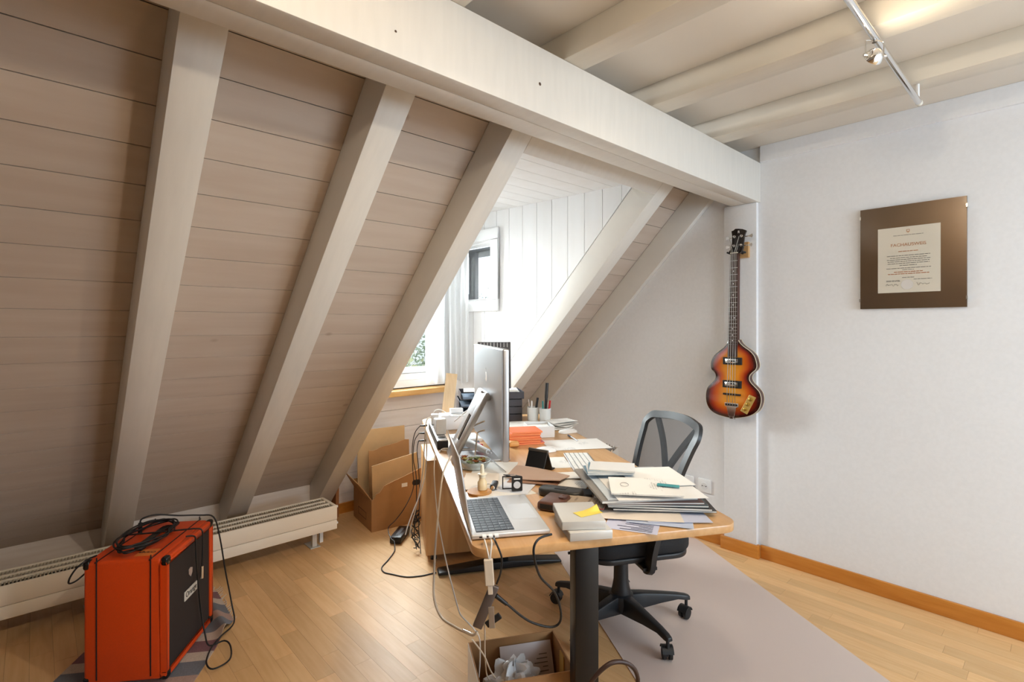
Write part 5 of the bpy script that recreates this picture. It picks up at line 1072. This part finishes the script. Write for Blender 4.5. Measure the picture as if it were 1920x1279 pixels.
fgp = G(); fgp._add([(0, .01, .206), (0, .345, .206), (-.075, .31, .325), (-.062, .07, .30), (.004, .01, .209), (.004, .345, .209), (-.071, .31, .328), (-.058, .07, .303)], [(0, 1, 2, 3), (7, 6, 5, 4), (0, 4, 5, 1), (1, 5, 6, 2), (2, 6, 7, 3), (3, 7, 4, 0)]); fgp.put('open_flap', M_CARD, bx)
G().box(.205, .245, -.0008, 0, .255, .28).put('paper_label', P_WHITE, bx); G().prism(rrect(.03, .018, .016), -.0012, -.0002, Matrix.Translation((.31, 0, .27)) @ MY).put('hand_hole', mat('hole_dark', (48, 36, 28), .9), bx)
o = ring(.10, .26, .05, .10, .006, 0, .0008, MX).put('printed_mark', mat('print_brown', (120, 84, 54), .8), bx); o.location = (-.0009, 0, 0)
for i, (x0, x1, y_, zt, tl_, m, lb) in enumerate(((.012, .36, .30, .60, 3, M_CARD2, 'tall pale sheet of cardboard at the back of the box'), (.06, .355, .20, .47, 5, M_CARD, 'torn brown sheet of cardboard in the middle of the box'), (.035, .36, .06, .40, 8, M_CARD2, 'flattened pale carton leaning at the front of the box'))):
    o = thing('cardboard_sheet', lb, 'cardboard', (1.59, 3.05, 0), R(-8)); qq = random.Random(i); top_ = [(x1 - (x1 - x0) * k / 10, zt + (.05 if i else 0) * (1 - k / 10) + (qq.uniform(-.006, .006) if i == 1 else 0)) for k in range(11)]
    G().prism([(x0, .008), (x1, .008)] + top_, 0, .008, Matrix.Translation((0, y_, 0)) @ Matrix.Rotation(R(-tl_ * .6), 4, 'X') @ MY).put('sheet_panel', m, o)
tag(G().box(1.508, 1.53, 3.40, 3.50, .02, .40).put('cardboard_strip', mat('dark_card', (168, 112, 70), .8), None), 'narrow upright carton squeezed behind the cardboard box', 'carton')
wc = dk(1.705, .443, 0); wx = thing('waste_box', 'open cardboard box used as a waste bin under the desk', 'box', tuple(wc), DA)
for nm_2, a in (('front_wall', (-.115, -.111, -.158, .158)), ('back_wall', (.111, .115, -.158, .158)), ('side_wall', (-.111, .111, .154, .158)), ('side_wall', (-.111, .111, -.158, -.154))): G().box(*a, .001, .20).put(nm_2, M_CARD, wx)
G().box(-.111, .111, -.154, .154, .001, .005).put('base', M_CARD, wx); G().box(-.112, .113, .1582, .1600, .01, .199).put('outer_print', P_WHITE, wx)
G().box(-.02, .02, -.1538, -.150, .04, .185).put('yellow_slip', mat('slip_yellow', (214, 170, 86), .7), wx)
q = random.Random(8)
def crump(a, b):
    th_, ph = a * 2 * math.pi, b * math.pi; r_ = 1 + .20 * math.sin(5 * th_ + 3 * ph) * math.sin(3 * ph) + .16 * math.sin(9 * th_ - 4 * ph) + .12 * math.cos(7 * ph + 2 * th_)
    return (.058 * r_ * math.sin(ph) * math.cos(th_), .078 * r_ * math.sin(ph) * math.sin(th_), .072 + .066 * r_ * math.cos(ph))
pbag = dmesh(G().grid(crump, 40, 24), 'plastic_bag', mat('white_bag', (236, 238, 240), .35, trans=.1), 'crumpled white plastic bag inside the waste box', 'bag', 1.688, .42, .05, 0, None, 0, 25)
o = sheet('printed_form', 'printed form standing inside the waste box', 'paper', 1.768, .49, .10, 0, .17, .19, mat('form_paper', (206, 194, 190), .7), .001, .004, 70); o.rotation_euler = (0, R(-62), DA)
for k in range(9): G().box(-.06 + .013 * k, -.057 + .013 * k, -.075, -.075 + (.05, .03, .06, .045, .055, .02, .05, .04, .03)[k], .0062, .0066).put('print_line', M_INK, o)
# paper bag between desk and gable wall
bgp = zat(1152, 985, 0); pg = thing('paper_bag', 'open paper bag of crumpled foil standing behind the desk', 'bag', (2.43, 1.86, .0035), R(20))
bgz = G()
for a in ((-.11, -.107, -.07, .07), (.107, .11, -.07, .07), (-.107, .107, -.07, -.067), (-.107, .107, .067, .07)): bgz.box(*a, .001, .60)
bgz.put('bag_wall', mat('grey_paper_bag', (190, 180, 168), .7), pg)
def foil(a, b):
    qn = math.sin(a * 37) * math.cos(b * 29) * .02 + math.sin(a * 71 + b * 53) * .014
    return ((a - .5) * .20, (b - .5) * .125, .585 + qn + .03 * math.sin(a * 3.1) * math.sin(b * 3.1))
G().grid(foil, 26, 18, (0, 0, .01)).put('foil_filling', mat('crumpled_foil', (150, 142, 134), .3, metal=.7), pg, smooth=15)
